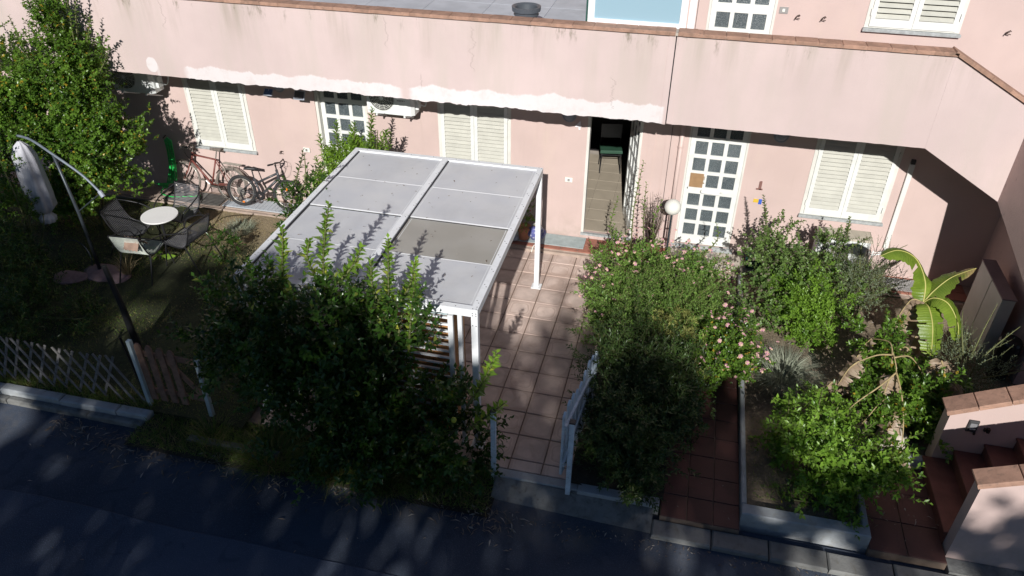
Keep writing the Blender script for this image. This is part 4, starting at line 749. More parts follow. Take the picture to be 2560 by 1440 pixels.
# ================================================================== GATES, TRELLIS, POSTS
G = thing('picket_gate', 'pale blue white picket gate standing open beside the tiled patio', 'gate', (-.83, -5.56, 0), R(-9)); hts = []
for k in range(9):
    y = .05 + k * .152; h_ = 1.08 + .05 * math.sin(k * 1.3); me = MB().add([(-.014, y - .05, .10), (.014, y - .05, .10), (.014, y + .05, .10), (-.014, y + .05, .10), (-.014, y - .05, h_ - .04), (.014, y - .05, h_ - .04), (.014, y + .05, h_ - .04), (-.014, y + .05, h_ - .04), (-.014, y, h_), (.014, y, h_)], [(3, 2, 1, 0), (0, 1, 5, 4), (2, 3, 7, 6), (1, 2, 6, 9, 5), (3, 0, 4, 8, 7), (4, 5, 9, 8), (6, 7, 8, 9)]); me.build('picket', MAT['gatewhite'], G)
B(.012, .04, .0, 1.32, .85, .91).build('rail', MAT['gatewhite'], G); B(.012, .04, .0, 1.32, .25, .31).build('rail', MAT['gatewhite'], G); MB().bar((.028, .05, .30), (.028, 1.28, .86), .02, .05).build('brace', MAT['gatewhite'], G)
gp = thing('gate_post', 'white gate post with a dark cap at the street end of the picket gate', 'post', (-.71, -5.70, 0)); B(-.028, .028, -.028, .028, -.1, 1.12).build('shaft', MAT['gatewhite'], gp); B(-.033, .033, -.033, .033, 1.12, 1.14).build('cap', MAT['acdark'], gp)
gp = thing('gate_post', 'thin white post at the left corner of the patio half hidden by the citrus', 'post', (-1.63, -5.63, 0)); B(-.028, .028, -.028, .028, -.1, 1.02).build('shaft', MAT['gatewhite'], gp); B(-.033, .033, -.033, .033, 1.02, 1.04).build('cap', MAT['acdark'], gp)
W = thing('wooden_gate', 'weathered brown wooden gate with rounded pickets and a diagonal brace', 'gate', (-5.95, -5.55, 0))
for k in range(4):
    x = -.33 + k * .152; h_ = 1.06 - .01 * k; pts = [(x - .045, 0, .12), (x + .045, 0, .12), (x + .045, 0, h_ - .05), (x + .025, 0, h_ - .01), (x, 0, h_), (x - .025, 0, h_ - .01), (x - .045, 0, h_ - .05)]; n = 7
    MB().add([(a, -.011, c) for a, b, c in pts] + [(a, .011, c) for a, b, c in pts], [tuple(range(n)), tuple(reversed(range(n, 2 * n)))] + [(i, n + i, n + (i + 1) % n, (i + 1) % n) for i in range(n)]).build('picket', MAT['brownwood'], W)
B(-.42, .44, .012, .034, .84, .92).build('rail', MAT['brownwood'], W); B(-.42, .44, .012, .034, .22, .30).build('rail', MAT['brownwood'], W); MB().bar((.0, .03, .84), (.42, .03, .28), .02, .075).build('brace', MAT['brownwood'], W)
for nm, x, h_, lab in (('gate_post', -6.37, 1.10, 'blue grey metal post between the lattice and the wooden gate'), ('gate_post', -5.46, .95, 'blue grey metal post at the right end of the wooden gate')): MB().bevbox(-.027, .027, -.027, .027, -.1, h_, .006).build(nm, MAT['bluepost'], loc=(x, -5.56, 0), label=lab, cat='post')
MB().bar((-6.46, -5.5, 0), (-6.60, -5.45, 1.02), .025, .025).build('fence_stake', MAT['black'], label='thin dark stake leaning behind the blue grey post', cat='stake')
LT = thing('lattice_fence', 'grey expanding wooden lattice fence along the left kerb', 'fence', (-7.9, -5.58, 0))
for k in range(15):
    x = -1.75 + k * .205 + rng.normal() * .01; sag = -.02 * math.sin(k * .7)
    MB().bar((x, 0, .78 + sag), (x + .40, 0, .02), .012, .034).build('slat', MAT['greywood'], LT); MB().bar((x + .10, .016, .76 + sag), (x - .26, .016, .04), .012, .034).build('slat', MAT['greywood'], LT)

# ================================================================== LEFT GARDEN
def cyl_path(*a): return a
U = thing('garden_umbrella', 'folded grey cantilever umbrella with a curved arm in the shade at the far left', 'umbrella', (-9.15, -2.9, 0)); b0 = Vector((-9.15, -2.9, 0)); rel = lambda *p: Vector(p) - b0
MB().tube([rel(-9.15, -2.9, .0), rel(-9.16, -2.91, 1.1), rel(-9.22, -2.94, 2.12)], [.030, .026, .022], 10).build('mast', MAT['umetal'], U, smooth=True)
arc = [rel(-10.12, -2.60, 2.20), rel(-9.72, -2.76, 2.24), rel(-9.22, -2.93, 2.12), rel(-8.78, -2.98, 1.86), rel(-8.50, -3.02, 1.60)]; MB().tube(smoothcurve(arc, 6), .020, 8).build('arm', MAT['greyp2'], U, smooth=True)
MB().tube([rel(-8.53, -3.01, 1.63), rel(-8.47, -3.03, 1.55)], .034, 10).build('crank_housing', MAT['solarframe'], U); MB().tube([rel(-8.52, -3.0, 1.60), rel(-9.14, -2.91, 1.15)], .010, 6).build('strut', MAT['umetal'], U)
cn = MB(); prof = [(.02, 2.14), (.10, 2.06), (.155, 1.9), (.175, 1.55), (.185, 1.2), (.18, .98), (.09, .88), (.06, .86), (.12, .79), (.11, .70), (.02, .66)]
cn.lathe([(r_, z) for r_, z in prof], 32, Matrix.Translation(rel(-10.07, -2.66, 0)), flute=.14, nf=8); cn.build('canopy', MAT['canopy'], U, smooth=True)
MB().tube([(-7.22, -4.60, 0), (-7.30, -4.55, .7), (-7.42, -4.50, 1.38)], [.055, .045, .035], 10).build('dark_post', MAT['black'], label='dark leaning post rising from the lawn behind the wooden gate', cat='post')
T_ = thing('round_table', 'round white garden table between four corded chairs', 'table', (-8.39, -2.07, 0)); MB().lathe([(0, .70), (.295, .70), (.302, .712), (.298, .724), (0, .724)], 40).build('table_top', MAT['table'], T_, smooth=False)
MB().tube([(0, 0, .10), (0, 0, .70)], .022, 10).build('pedestal', MAT['black'], T_)
for k in range(3):
    a = k * 2.094 + .5; MB().tube(smoothcurve([(0, 0, .22), (.12 * math.cos(a), .12 * math.sin(a), .16), (.28 * math.cos(a), .28 * math.sin(a), .0)], 4), .014, 6).build('leg', MAT['black'], T_)
def corded_chair():
    t = bpy.data.objects.new('garden_chair', None); col.objects.link(t); fr = MB(); rail = lambda s_, z=0: smoothcurve([(s_ * .23, -.30, .84), (s_ * .235, -.25, .66), (s_ * .235, -.17, .48), (s_ * .235, -.05, .41), (s_ * .235, .14, .42), (s_ * .235, .27, .445)], 6)
    L_ = rail(-1); R_ = rail(1); fr.tube(L_, .011, 6); fr.tube(R_, .011, 6); fr.tube([L_[0], R_[0]], .011, 6); fr.tube([L_[-1], R_[-1]], .011, 6); fr.build('frame', MAT['black'], t, smooth=True)
    cd = MB(); LL = [Vector(p) for p in L_]; RR = [Vector(p) for p in R_]; seg = [0]
    for i in range(1, len(LL)): seg.append(seg[-1] + (LL[i] - LL[i - 1]).length)
    n = 34
    for k in range(1, n):
        s_ = seg[-1] * k / n; i = max(j for j in range(len(seg)) if seg[j] <= s_); i = min(i, len(LL) - 2); f_ = (s_ - seg[i]) / (seg[i + 1] - seg[i]); cd.tube([LL[i].lerp(LL[i + 1], f_), RR[i].lerp(RR[i + 1], f_)], .0055, 4, cap=False)
    cd.build('cords', MAT['cord'], t, kind='stuff')
    for s_ in (-1, 1):
        MB().tube(smoothcurve([(s_ * .235, -.30, .80), (s_ * .30, -.16, .74), (s_ * .315, .05, .68), (s_ * .28, .22, .60), (s_ * .24, .27, .44)], 5), .010, 6).build('arm_hoop', MAT['black'], t, smooth=True)
        MB().tube([(s_ * .235, .22, .43), (s_ * .26, .30, 0)], .011, 6).build('leg', MAT['black'], t); MB().tube([(s_ * .235, -.14, .46), (s_ * .26, -.34, 0)], .011, 6).build('leg', MAT['black'], t)
    return t
def copy_tree(o, parent=None):
    c = o.copy(); col.objects.link(c); c.parent = parent
    for q in list(o.children): copy_tree(q, c)
    return c
chairs = [((-8.92, -2.15), -82, 'dark corded garden chair in the shade left of the white table'), ((-8.42, -1.52), 175, 'corded garden chair behind the white table, nearest the bicycles'), ((-7.78, -2.28), 82, 'corded garden chair right of the white table, in the sun'), ((-8.33, -2.76), 4, 'pale corded garden chair in front of the white table with a brown cloth')]
c0 = corded_chair()
for i, (p, a, lab) in enumerate(chairs):
    c_ = c0 if i == 0 else copy_tree(c0); c_.location = (p[0], p[1], .012); c_.rotation_euler = (0, 0, R(a)); c_.scale = (1.1, 1.1, 1.04); tag(c_, lab, 'chair', 'chairs around the round garden table')
    if i == 3:
        for q in c_.children:
            if q.name.startswith('cords'): q.data = q.data.copy(); q.data.materials[0] = MAT['cordw']  # paler cord colour holds the sunlight on this chair
m = MB(); vs = []; nx_, ny_ = 12, 8
for j in range(ny_ + 1):
    for i in range(nx_ + 1): t_ = j / ny_; u = i / nx_ - .5; vs.append((-8.22 + u * .26 + .015 * math.sin(j), -2.98 + (t_ - .45) * .30, .86 + .0 - (.34 * max(0, t_ - .35) if t_ > .35 else .55 * (.35 - t_)) + .014 * math.sin(u * 26 + j * .6)))
m.add(vs, [(j * (nx_ + 1) + i, j * (nx_ + 1) + i + 1, (j + 1) * (nx_ + 1) + i + 1, (j + 1) * (nx_ + 1) + i) for j in range(ny_) for i in range(nx_)]); m.build('draped_cloth', MAT['cloth'], label='brown cloth draped over the back of the pale garden chair', cat='cloth', smooth=True)
def rock(name, c, sc, mat, lab, cat='stone', seed=0):
    rr = np.random.default_rng(seed); m = MB().sphere((0, 0, 0), 1, 14, 9); v = np.array(m.v); ph_ = rr.uniform(0, 6, 6); k = 1 + .12 * np.sin(v[:, 0] * 3 + ph_[0]) * np.cos(v[:, 1] * 2.5 + ph_[1]) + .07 * np.sin(v[:, 2] * 6 + v[:, 0] * 5 + ph_[2]); v = v * k[:, None] * np.array(sc); m.v = [tuple(p) for p in v]; return m.build(name, mat, loc=c, label=lab, cat=cat, smooth=True)
for k, (x, y, rx, ry, lab) in enumerate(((-9.05, -2.95, .36, .26, 'large mauve stepping slab left of the pale chair'), (-8.72, -3.02, .22, .17, 'smaller mauve stepping slab in front of the pale chair'), (-9.5, -3.2, .3, .2, 'mauve stepping slab in the dark under the umbrella'))): rock('stepping_slab', (x, y, .01), (rx, ry, .035), MAT['slab'], lab, 'slab', k + 3)
# white and dark wire hoops in the shade
MB().tube([(-9.35 + .30 * math.cos(a), -3.1 + .08 * math.sin(a), .32 + .32 * math.sin(a)) for a in np.linspace(-.2, 3.4, 24)], .007, 6).build('wire_hoop', MAT['umetal'], label='thin wire hoop standing in the dark grass by the umbrella', cat='hoop')
# green hose bundle hanging by the wall
hb = thing('garden_hose', 'bright green garden hose hung in long loops beside the red bicycle', 'hose', (-9.40, -.12, 0))
for k in range(9):
    rr = random.Random(k); dx = -.07 + .018 * k; P_ = [(dx + .02, -.03, 1.22 - .015 * abs(k - 4)), (dx + .03, -.05 - .01 * (k % 3), .9), (dx - .02, -.06 - .012 * (k % 4), .55), (dx - .10 - .02 * rr.random(), -.08, .30), (-.20 - .03 * k, -.12, .14 + .012 * k)]
    MB().tube(smoothcurve(P_, 6), .0115, 6).build('hose_loop', MAT['hose'], hb, smooth=True)
MB().tube(smoothcurve([(-.25, -.14, .2), (-.30, -.2, .08), (.0, -.30, .095), (.25, -.24, .10), (.45, -.20, .11), (.5, -.12, .09)], 6), .0115, 6).build('hose_loop', MAT['hose'], hb, smooth=True)
MB().tube([(-.02, 0, 1.24), (-.02, -.09, 1.22)], .012, 6).build('hook', MAT['iron'], hb)

# ---- bicycles (local x forward, z up)
def bicycle(name, lab, loc, rz, lean, wr, wb, seat_h, bar_h, frame_m, tyre_r, fenders, rack, mtb, tyre_m='rubber'):
    t = thing(name, lab, 'bicycle', loc); t.rotation_euler = Euler((0, 0, 0)); t.matrix_world = Matrix.Translation(loc) @ Matrix.Rotation(rz, 4, 'Z') @ Matrix.Rotation(lean, 4, 'X'); n = 40
    for hx, hz, st in ((0, wr, 0), (wb, wr, .10)):
        ty = MB().tube([(hx + (wr - tyre_r) * math.cos(a), 0, hz + (wr - tyre_r) * math.sin(a)) for a in np.linspace(0, 2 * math.pi, n, endpoint=False)], tyre_r, 8, closed=True).build('tyre', MAT[tyre_m], t, smooth=True)
        rim = wr - 2 * tyre_r - .006; MB().tube([(hx + rim * math.cos(a), 0, hz + rim * math.sin(a)) for a in np.linspace(0, 2 * math.pi, n, endpoint=False)], .008, 6, closed=True).build('rim', MAT['chrome'], ty, smooth=True)
        sp = MB()
        for k in range(28):
            a = 2 * math.pi * k / 28; b_ = a + (.5 if k % 2 else -.5); sy = .03 if k % 2 else -.03; sp.tube([(hx + .018 * math.cos(b_), sy, hz + .018 * math.sin(b_)), (hx + rim * math.cos(a), 0, hz + rim * math.sin(a))], .0013, 3, cap=False)
        sp.build('spokes', MAT['chrome'], ty, kind='stuff'); MB().tube([(hx, -.05, hz), (hx, .05, hz)], .018, 10).build('hub', MAT['chrome'], ty)
        if mtb: MB().lathe([(.025, 0), (.075, .001), (.078, .002), (.025, .003)], 24, Matrix.Translation((hx, -.045, hz)) @ Matrix.Rotation(R(90), 4, 'X')).build('brake_disc', MAT['chrome'], ty)
    bbx = wb * .42; bbz = wr - .05; sx_ = wb * .29; sz_ = seat_h - .18; hx_ = wb * .80; hz_ = bar_h - .18; r_ = .016 if not mtb else .021; fr = MB()
    fr.tube([(bbx, 0, bbz), (sx_, 0, sz_)], r_, 8).tube([(sx_ + .01, 0, sz_ - (.02 if not mtb else .10)), (hx_, 0, hz_ + (.0 if not mtb else -.02))], r_, 8).tube([(bbx, 0, bbz), (hx_ + .025, 0, hz_ - .11)], r_ * 1.15, 8).tube([(hx_ - .012, 0, hz_ + .05), (hx_ + .035, 0, hz_ - .15)], r_ * 1.2, 8)
    for s_ in (-1, 1): fr.tube([(bbx, s_ * .03, bbz), (0, s_ * .055, wr)], .009, 6).tube([(sx_, s_ * .02, sz_ - .03), (0, s_ * .055, wr)], .008, 6)
    fr.build('frame', MAT[frame_m], t, smooth=True); fk = MB()
    for s_ in (-1, 1): fk.tube(smoothcurve([(hx_ + .035, s_ * .04, hz_ - .15), (hx_ + .09, s_ * .05, wr + .18), (wb, s_ * .05, wr)], 4), .012 if not mtb else .017, 6)
    fk.build('fork', MAT[frame_m], t, smooth=True); MB().tube([(sx_, 0, sz_), (sx_ - .035, 0, seat_h - .03)], .012, 8).build('seat_post', MAT['chrome'] if not mtb else MAT['black'], t)
    sd = MB(); prof_ = [(-.13, .075, 0), (-.10, .085, .012), (-.03, .055, .005), (.06, .028, 0), (.13, .018, -.006)]; vs = []
    for x_, w_, z_ in prof_:
        for yy, zz in ((-w_, -.02), (-w_ * .8, .02), (0, .03), (w_ * .8, .02), (w_, -.02), (0, -.025)): vs.append((sx_ - .03 + x_, yy, seat_h + zz + z_))
    fs = [(i * 6 + k, i * 6 + (k + 1) % 6, (i + 1) * 6 + (k + 1) % 6, (i + 1) * 6 + k) for i in range(4) for k in range(6)] + [tuple(range(6)), tuple(reversed(range(24, 30)))]; sd.add(vs, fs); sd.build('saddle', MAT['saddle'] if not mtb else MAT['black'], t, smooth=True)
    MB().tube([(hx_ - .01, 0, hz_ + .04), (hx_ - .03, 0, bar_h)] + ([(hx_ + .05, 0, bar_h + .01)]), .013, 8).build('stem', MAT['chrome'] if not mtb else MAT['black'], t)
    hb_ = MB(); q = hx_ + .05
    if mtb: hb_.tube(smoothcurve([(q - .05, -.30, bar_h + .03), (q, -.12, bar_h + .02), (q + .01, 0, bar_h + .01), (q, .12, bar_h + .02), (q - .05, .30, bar_h + .03)], 4), .012, 8)
    else: hb_.tube(smoothcurve([(q - .16, -.25, bar_h + .0), (q - .02, -.25, bar_h + .02), (q + .03, -.14, bar_h + .02), (q, 0, bar_h + .01), (q + .03, .14, bar_h + .02), (q - .02, .25, bar_h + .02), (q - .16, .25, bar_h)], 4), .011, 8)
    hbo = hb_.build('handlebar', MAT['chrome'] if not mtb else MAT['black'], t, smooth=True)
    for s_ in (-1, 1):
        gx = (q - .06, q - .03) if mtb else (q - .17, q - .06); MB().tube([(gx[0], s_ * (.31 if mtb else .25), bar_h + .02), (gx[1] if not mtb else q - .02, s_ * (.20 if mtb else .25), bar_h + .02)], .017, 8).build('grip', MAT['rubber'], hbo); MB().tube([(q, s_ * .18, bar_h), (q + .05, s_ * .22, bar_h - .03)], .006, 5).build('brake_lever', MAT['chrome'] if not mtb else MAT['black'], hbo)
        MB().tube(smoothcurve([(q + .03, s_ * .17, bar_h), (q + .14, s_ * .06, bar_h - .02), (q + .09, 0, bar_h - .2), (hx_ + .03, 0, hz_ - .1)], 5), .003, 4).build('brake_cable', MAT['black'], t)
    cr = MB().lathe([(.03, 0), (.085, .0), (.088, .003), (.085, .006), (.03, .006)], 28, Matrix.Translation((bbx, -.045, bbz)) @ Matrix.Rotation(R(90), 4, 'X')).build('chainring', MAT['chrome'] if not mtb else MAT['black'], t)
    MB().tube([(bbx, -.06, bbz), (bbx - .11, -.075, bbz - .11)], .009, 6).box(bbx - .15, bbx - .07, -.15, -.08, bbz - .125, bbz - .105).build('pedal', MAT['chrome'] if not mtb else MAT['black'], cr); MB().tube([(bbx, .06, bbz), (bbx + .11, .075, bbz + .11)], .009, 6).box(bbx + .07, bbx + .15, .08, .15, bbz + .10, bbz + .12).build('pedal', MAT['chrome'] if not mtb else MAT['black'], cr)
    MB().tube([(bbx, -.045, bbz + .085), (0, -.045, wr + .035)], .004, 4).tube([(bbx, -.045, bbz - .085), (0, -.045, wr - .035)], .004, 4).build('chain', MAT['rubber'], t)
    if fenders:
        for hx, a0, a1 in ((0, .5, 3.0), (wb, .3, 2.5)):
            A = np.linspace(a0, a1, 18); vs = []; rr_ = wr + .018
            for a in A: vs += [(hx + rr_ * math.cos(a), -.03, wr + rr_ * math.sin(a)), (hx + (rr_ + .012) * math.cos(a), 0, wr + (rr_ + .012) * math.sin(a)), (hx + rr_ * math.cos(a), .03, wr + rr_ * math.sin(a))]
            MB().add(vs, [(i * 3 + k, i * 3 + k + 1, (i + 1) * 3 + k + 1, (i + 1) * 3 + k) for i in range(17) for k in range(2)]).build('mudguard', MAT['fend'], t, smooth=True)
    if rack:
        m = MB()
        for yy in (-.06, -.03, 0, .03, .06): m.tube([(-.24, yy, wr * 2 + .07), (.14, yy, wr * 2 + .075)], .005, 5)
        for s_ in (-1, 1): m.tube([(-.12, s_ * .06, wr * 2 + .07), (0, s_ * .06, wr)], .005, 5).tube([(.1, s_ * .06, wr * 2 + .07), (0, s_ * .06, wr)], .005, 5)
        m.tube([(-.24, -.06, wr * 2 + .07), (-.24, .06, wr * 2 + .07)], .005, 5).build('rack', MAT['fend'], t)
    if mtb:
        MB().bevbox(wb + .01 - .02, wb + .05 - .02, -.065, -.05, wr + .10, wr + .15, .003).build('reflector', MAT['orange'], t); MB().box(.02, .06, -.04, -.03, wr - .22, wr - .19).build('reflector', MAT['orange'], t); MB().tube([(0, -.06, wr - .02), (.03, -.065, wr - .10), (.05, -.06, wr - .16)], .014, 6).build('derailleur', MAT['black'], t)
    return t
bicycle('red_bicycle', 'dusty red bicycle with mudguards and rear rack leaning on the wall under the left window', (-8.17, -.30, .088), math.pi - .05, R(11), .335, 1.0, .98, 1.0, 'red', .017, True, True, False, 'saddle')
bicycle('black_bicycle', 'small black mountain bicycle in front of the red one', (-7.88, -.42, .096), .03, R(-12), .30, .93, .74, .90, 'greyp', .030, False, False, True)

# ---- things by the open door
fp = thing('flower_pot', 'terracotta pot of small red flowers by the wall under the pergola edge', 'pot', (-2.44, -.30, .092)); MB().lathe([(0, 0), (.085, 0), (.115, .2), (.13, .2), (.13, .24), (.11, .24), (0, .20)], 20).build('pot', MAT['tpot'], fp)
V, F, _, _ = crown([(0, 0, .42, .14, .13, .22)], 130, 7, .07, .035, .022, zmin=-1); link('foliage', npmesh('foliage', V, F, MAT['privet']), fp); flowers(fp, (0, 0, 0), [(0, 0, .42, .15, .14, .23)], 12, .022, MAT['redflower'], zmin=-1)
bg = thing('shopping_bag', 'blue and white plastic bag slumped against the wall beside the flower pot', 'bag', (-2.22, -.30, .094)); rb = MB().sphere((0, 0, .14), .14, 18, 12, (1.15, .8, 1)); v = np.array(rb.v); v += .014 * np.sin(v[:, [1, 2, 0]] * 42); rb.v = [tuple(p) for p in v]; rb.build('body', MAT['bag'], bg, smooth=True)
MB().tube([(.0 + .13 * math.cos(a), -.02, .2 + .13 * math.sin(a)) for a in np.linspace(-.4, 2.2, 12)], .006, 5).build('handle', MAT['white'], bg); MB().tube(smoothcurve([(.02, -.10, .10), (.03, -.16, .01), (.0, -.24, .006), (-.02, -.30, -.08)], 4), .008, 5).build('strap', MAT['plate'], bg)
MB().lathe([(0, .006), (.06, .01), (.085, .05), (.06, .075), (0, .08)], 18, Matrix.Translation((-2.60, -.40, .092))).build('small_fan_box', MAT['solarframe'], label='small round grey gadget beside the flower pot', cat='gadget')
gl = thing('globe_lamp', 'white globe lamp behind the pink flowering hedge', 'lamp', (.06, -.62, .08)); MB().sphere((0, 0, 1.14), .132, 28, 18).build('globe', MAT['globe'], gl, smooth=True); MB().tube([(0, 0, 0), (0, 0, 1.02)], .016, 10).build('post', MAT['umetal'], gl)
dp = thing('dry_potted_plant', 'dry twiggy plant in a terracotta pot beside the globe lamp', 'plant', (-.20, -.48, .08)); MB().lathe([(0, 0), (.09, 0), (.12, .22), (.135, .22), (.13, .26), (0, .23)], 18).build('pot', MAT['tpot'], dp); a = rng.uniform(0, 6.3, 60); pts = np.zeros((60, 3)); pts[:, 2] = .25; e = pts + np.stack([.22 * np.cos(a) * rng.uniform(.2, 1, 60), .22 * np.sin(a) * rng.uniform(.2, 1, 60), rng.uniform(.5, 1.0, 60)], 1); V, F = sticks(pts, e, .004); link('twigs', npmesh('twigs', V, F, MAT['bark']), dp); V, F, _, _ = crown([(0, 0, .95, .16, .14, .16)], 60, 5, .07, .05, .012, zmin=-1, jit=1); link('foliage', npmesh('foliage', V, F, MAT['litter']), dp)
pl = thing('planter', 'dark green planter on the small grate right of door 1', 'planter', (1.56, -.28, .10)); MB().add([(-.17, -.09, 0), (.17, -.09, 0), (.17, .09, 0), (-.17, .09, 0), (-.20, -.12, .22), (.20, -.12, .22), (.20, .12, .22), (-.20, .12, .22)], [(3, 2, 1, 0), (4, 5, 6, 7), (0, 1, 5, 4), (1, 2, 6, 5), (2, 3, 7, 6), (3, 0, 4, 7)]).build('tub', MAT['gpot'], pl)
rock('brown_pot_stone', (2.33, -3.35, .06), (.10, .08, .07), MAT['tpot'], 'small broken terracotta lump in the bed behind the right citrus', 'stone', 9)
rock('round_stone', (3.12, -4.00, .10), (.22, .16, .16), MAT['stone'], 'mossy brown stone behind the pale edging of the bed', 'stone', 12)
MB().bevbox(-.03, .03, -.05, .05, 0, .008, .002).build('brick_chip', MAT['cap'], loc=(-5.56, -6.02, -.12), label='orange brick fragment lying on the road by the verge', cat='brick')
MB().tube([(3.32, -2.95, .0), (3.36, -2.90, .62)], .011, 6).build('green_stake', MAT['gpot'], label='thin green stake among the dead banana leaves', cat='stake')
MB().tube([(4.02, -3.0, .0), (4.05, -2.96, .5)], .011, 6).build('green_stake', MAT['gpot'], label='thin green stake beside the silvery shrub', cat='stake')
rock('plastic_sack', (4.30, -3.92, .55), (.22, .10, .10), MAT['greyp'], 'shiny dark plastic sack behind the stair wall', 'sack', 21)

# ================================================================== VEGETATION
plant('tall_bush', 'tall green bush with yellowing tips climbing in front of the parapet at the far left', 'bush', (-10.0, -1.7, 0),
      [(-9.48, -1.62, 3.05, .42, .30, .95, .5), (-9.75, -1.65, 2.7, .5, .35, .8, .5), (-10.9, -1.75, 2.45, .80, .42, .95, 1.0), (-9.36, -1.65, 1.98, .42, .36, .60, .5), (-10.0, -1.75, 1.8, .8, .45, .9, 1.1), (-11.5, -1.8, 1.6, .9, .5, 1.1, .9), (-9.65, -1.75, 1.15, .5, .45, .6, .5), (-10.6, -1.9, 1.0, 1.0, .5, .9, .9)],
      MAT['privet'], twigs=6800, per=10, tl=.18, ll=.064, lw=.050, limb_r=.02, spread=.85, clump=42, cr=.15,
      shoots=[[(-9.45, -1.6, 3.3), (-9.40, -1.55, 3.9), (-9.38, -1.5, 4.25)], [(-9.35, -1.6, 3.2), (-9.2, -1.55, 3.5), (-9.08, -1.5, 3.85)], [(-9.6, -1.6, 3.2), (-9.75, -1.6, 3.7), (-9.85, -1.55, 4.1)], [(-9.5, -1.6, 3.4), (-9.6, -1.6, 3.9), (-9.62, -1.55, 4.4)], [(-10.9, -1.7, 2.9), (-10.9, -1.7, 3.3), (-11.0, -1.65, 3.7)], [(-9.2, -1.6, 2.9), (-9.05, -1.55, 3.1), (-8.95, -1.5, 3.3)], [(-9.1, -1.6, 2.1), (-8.98, -1.55, 2.05), (-8.85, -1.5, 1.85)], [(-10.3, -1.7, 3.0), (-10.4, -1.65, 3.4), (-10.5, -1.6, 3.75)], [(-9.35, -1.6, 3.5), (-9.28, -1.55, 3.9), (-9.2, -1.5, 4.15)], [(-9.7, -1.6, 3.3), (-9.95, -1.6, 3.6), (-10.1, -1.55, 3.95)]])
plant('hanging_branch', 'leafy branch growing across the folded umbrella canopy', 'branch', (-10.4, -2.95, 0), [(-10.25, -2.95, 1.85, .22, .10, .28), (-10.05, -2.98, 1.15, .20, .10, .22), (-10.55, -2.95, 1.2, .3, .2, .6), (-9.90, -2.95, .80, .16, .08, .16)], MAT['privet'], twigs=210, per=9, tl=.2, ll=.06, lw=.04)
plant('dark_shrub', 'dark shrub in the shade at the bottom left behind the lattice fence', 'shrub', (-9.6, -4.3, 0), [(-9.5, -4.4, .35, .8, .6, .35), (-10.2, -3.6, .6, .8, .6, .6), (-9.0, -5.0, .2, .6, .35, .2), (-8.4, -4.3, .15, .5, .4, .14)], MAT['lemonleaf'], twigs=1300, per=9, tl=.22, ll=.08, lw=.024)
plant('oleander', 'light green narrow leaved shrub at the left picture edge', 'shrub', (-10.35, -3.2, 0), [(-10.4, -3.25, .75, .35, .3, .22), (-10.8, -3.3, .5, .4, .4, .4)], MAT['bright'], twigs=120, per=8, tl=.25, ll=.14, lw=.026)
plant('laurel_bush', 'upright light green laurel between the left door and the pergola', 'bush', (-5.3, -1.0, 0),
      [(-5.08, -1.1, 1.65, .36, .22, .46), (-5.48, -1.1, 1.15, .26, .24, .45), (-4.76, -1.1, 1.85, .18, .2, .36), (-5.80, -1.15, .95, .13, .16, .30), (-5.2, -1.1, 1.0, .4, .25, .55)], MAT['laurel'], twigs=720, per=11, tl=.20, ll=.092, lw=.036, shoot_per=85, up=.9,
      shoots=[[(-4.85, -1.1, 1.8), (-4.8, -1.12, 2.2), (-4.72, -1.15, 2.62)], [(-5.4, -1.1, 1.7), (-5.42, -1.1, 2.0), (-5.38, -1.12, 2.32)], [(-5.15, -1.1, 1.8), (-5.1, -1.1, 2.1), (-5.08, -1.1, 2.32)], [(-5.75, -1.1, 1.2), (-5.80, -1.1, 1.45), (-5.84, -1.12, 1.65)], [(-4.7, -1.1, 1.9), (-4.6, -1.1, 2.1), (-4.52, -1.1, 2.25)], [(-5.6, -1.1, 1.5), (-5.7, -1.1, 1.8), (-5.72, -1.1, 2.05)]])
base_l = (-3.5, -5.55, -.02)
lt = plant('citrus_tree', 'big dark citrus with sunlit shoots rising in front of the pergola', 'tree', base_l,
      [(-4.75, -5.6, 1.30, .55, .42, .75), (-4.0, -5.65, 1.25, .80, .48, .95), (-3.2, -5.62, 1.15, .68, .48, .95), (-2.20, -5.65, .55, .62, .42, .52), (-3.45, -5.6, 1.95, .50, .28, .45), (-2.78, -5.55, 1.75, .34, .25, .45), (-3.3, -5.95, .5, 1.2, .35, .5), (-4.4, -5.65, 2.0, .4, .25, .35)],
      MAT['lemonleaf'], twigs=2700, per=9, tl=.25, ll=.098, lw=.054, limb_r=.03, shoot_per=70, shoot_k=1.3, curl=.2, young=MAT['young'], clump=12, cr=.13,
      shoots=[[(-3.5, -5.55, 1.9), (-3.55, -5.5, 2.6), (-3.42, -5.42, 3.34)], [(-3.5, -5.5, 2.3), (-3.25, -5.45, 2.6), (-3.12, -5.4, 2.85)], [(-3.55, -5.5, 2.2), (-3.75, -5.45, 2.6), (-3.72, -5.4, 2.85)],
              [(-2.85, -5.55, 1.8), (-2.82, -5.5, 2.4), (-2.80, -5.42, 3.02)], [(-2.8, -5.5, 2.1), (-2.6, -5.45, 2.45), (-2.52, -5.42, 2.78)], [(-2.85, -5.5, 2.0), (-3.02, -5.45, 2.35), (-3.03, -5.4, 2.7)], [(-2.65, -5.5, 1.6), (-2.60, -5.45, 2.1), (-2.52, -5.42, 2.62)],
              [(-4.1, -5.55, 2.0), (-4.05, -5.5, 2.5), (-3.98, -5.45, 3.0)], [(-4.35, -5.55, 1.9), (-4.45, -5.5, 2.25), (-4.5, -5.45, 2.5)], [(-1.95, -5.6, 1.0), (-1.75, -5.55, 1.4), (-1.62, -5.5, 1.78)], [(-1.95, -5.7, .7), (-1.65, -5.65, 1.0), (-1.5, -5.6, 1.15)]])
fr = MB().sphere((0, 0, 0), .032, 12, 8, (1, 1, 1.25)).mesh('lemon', MAT['lemon'], True)
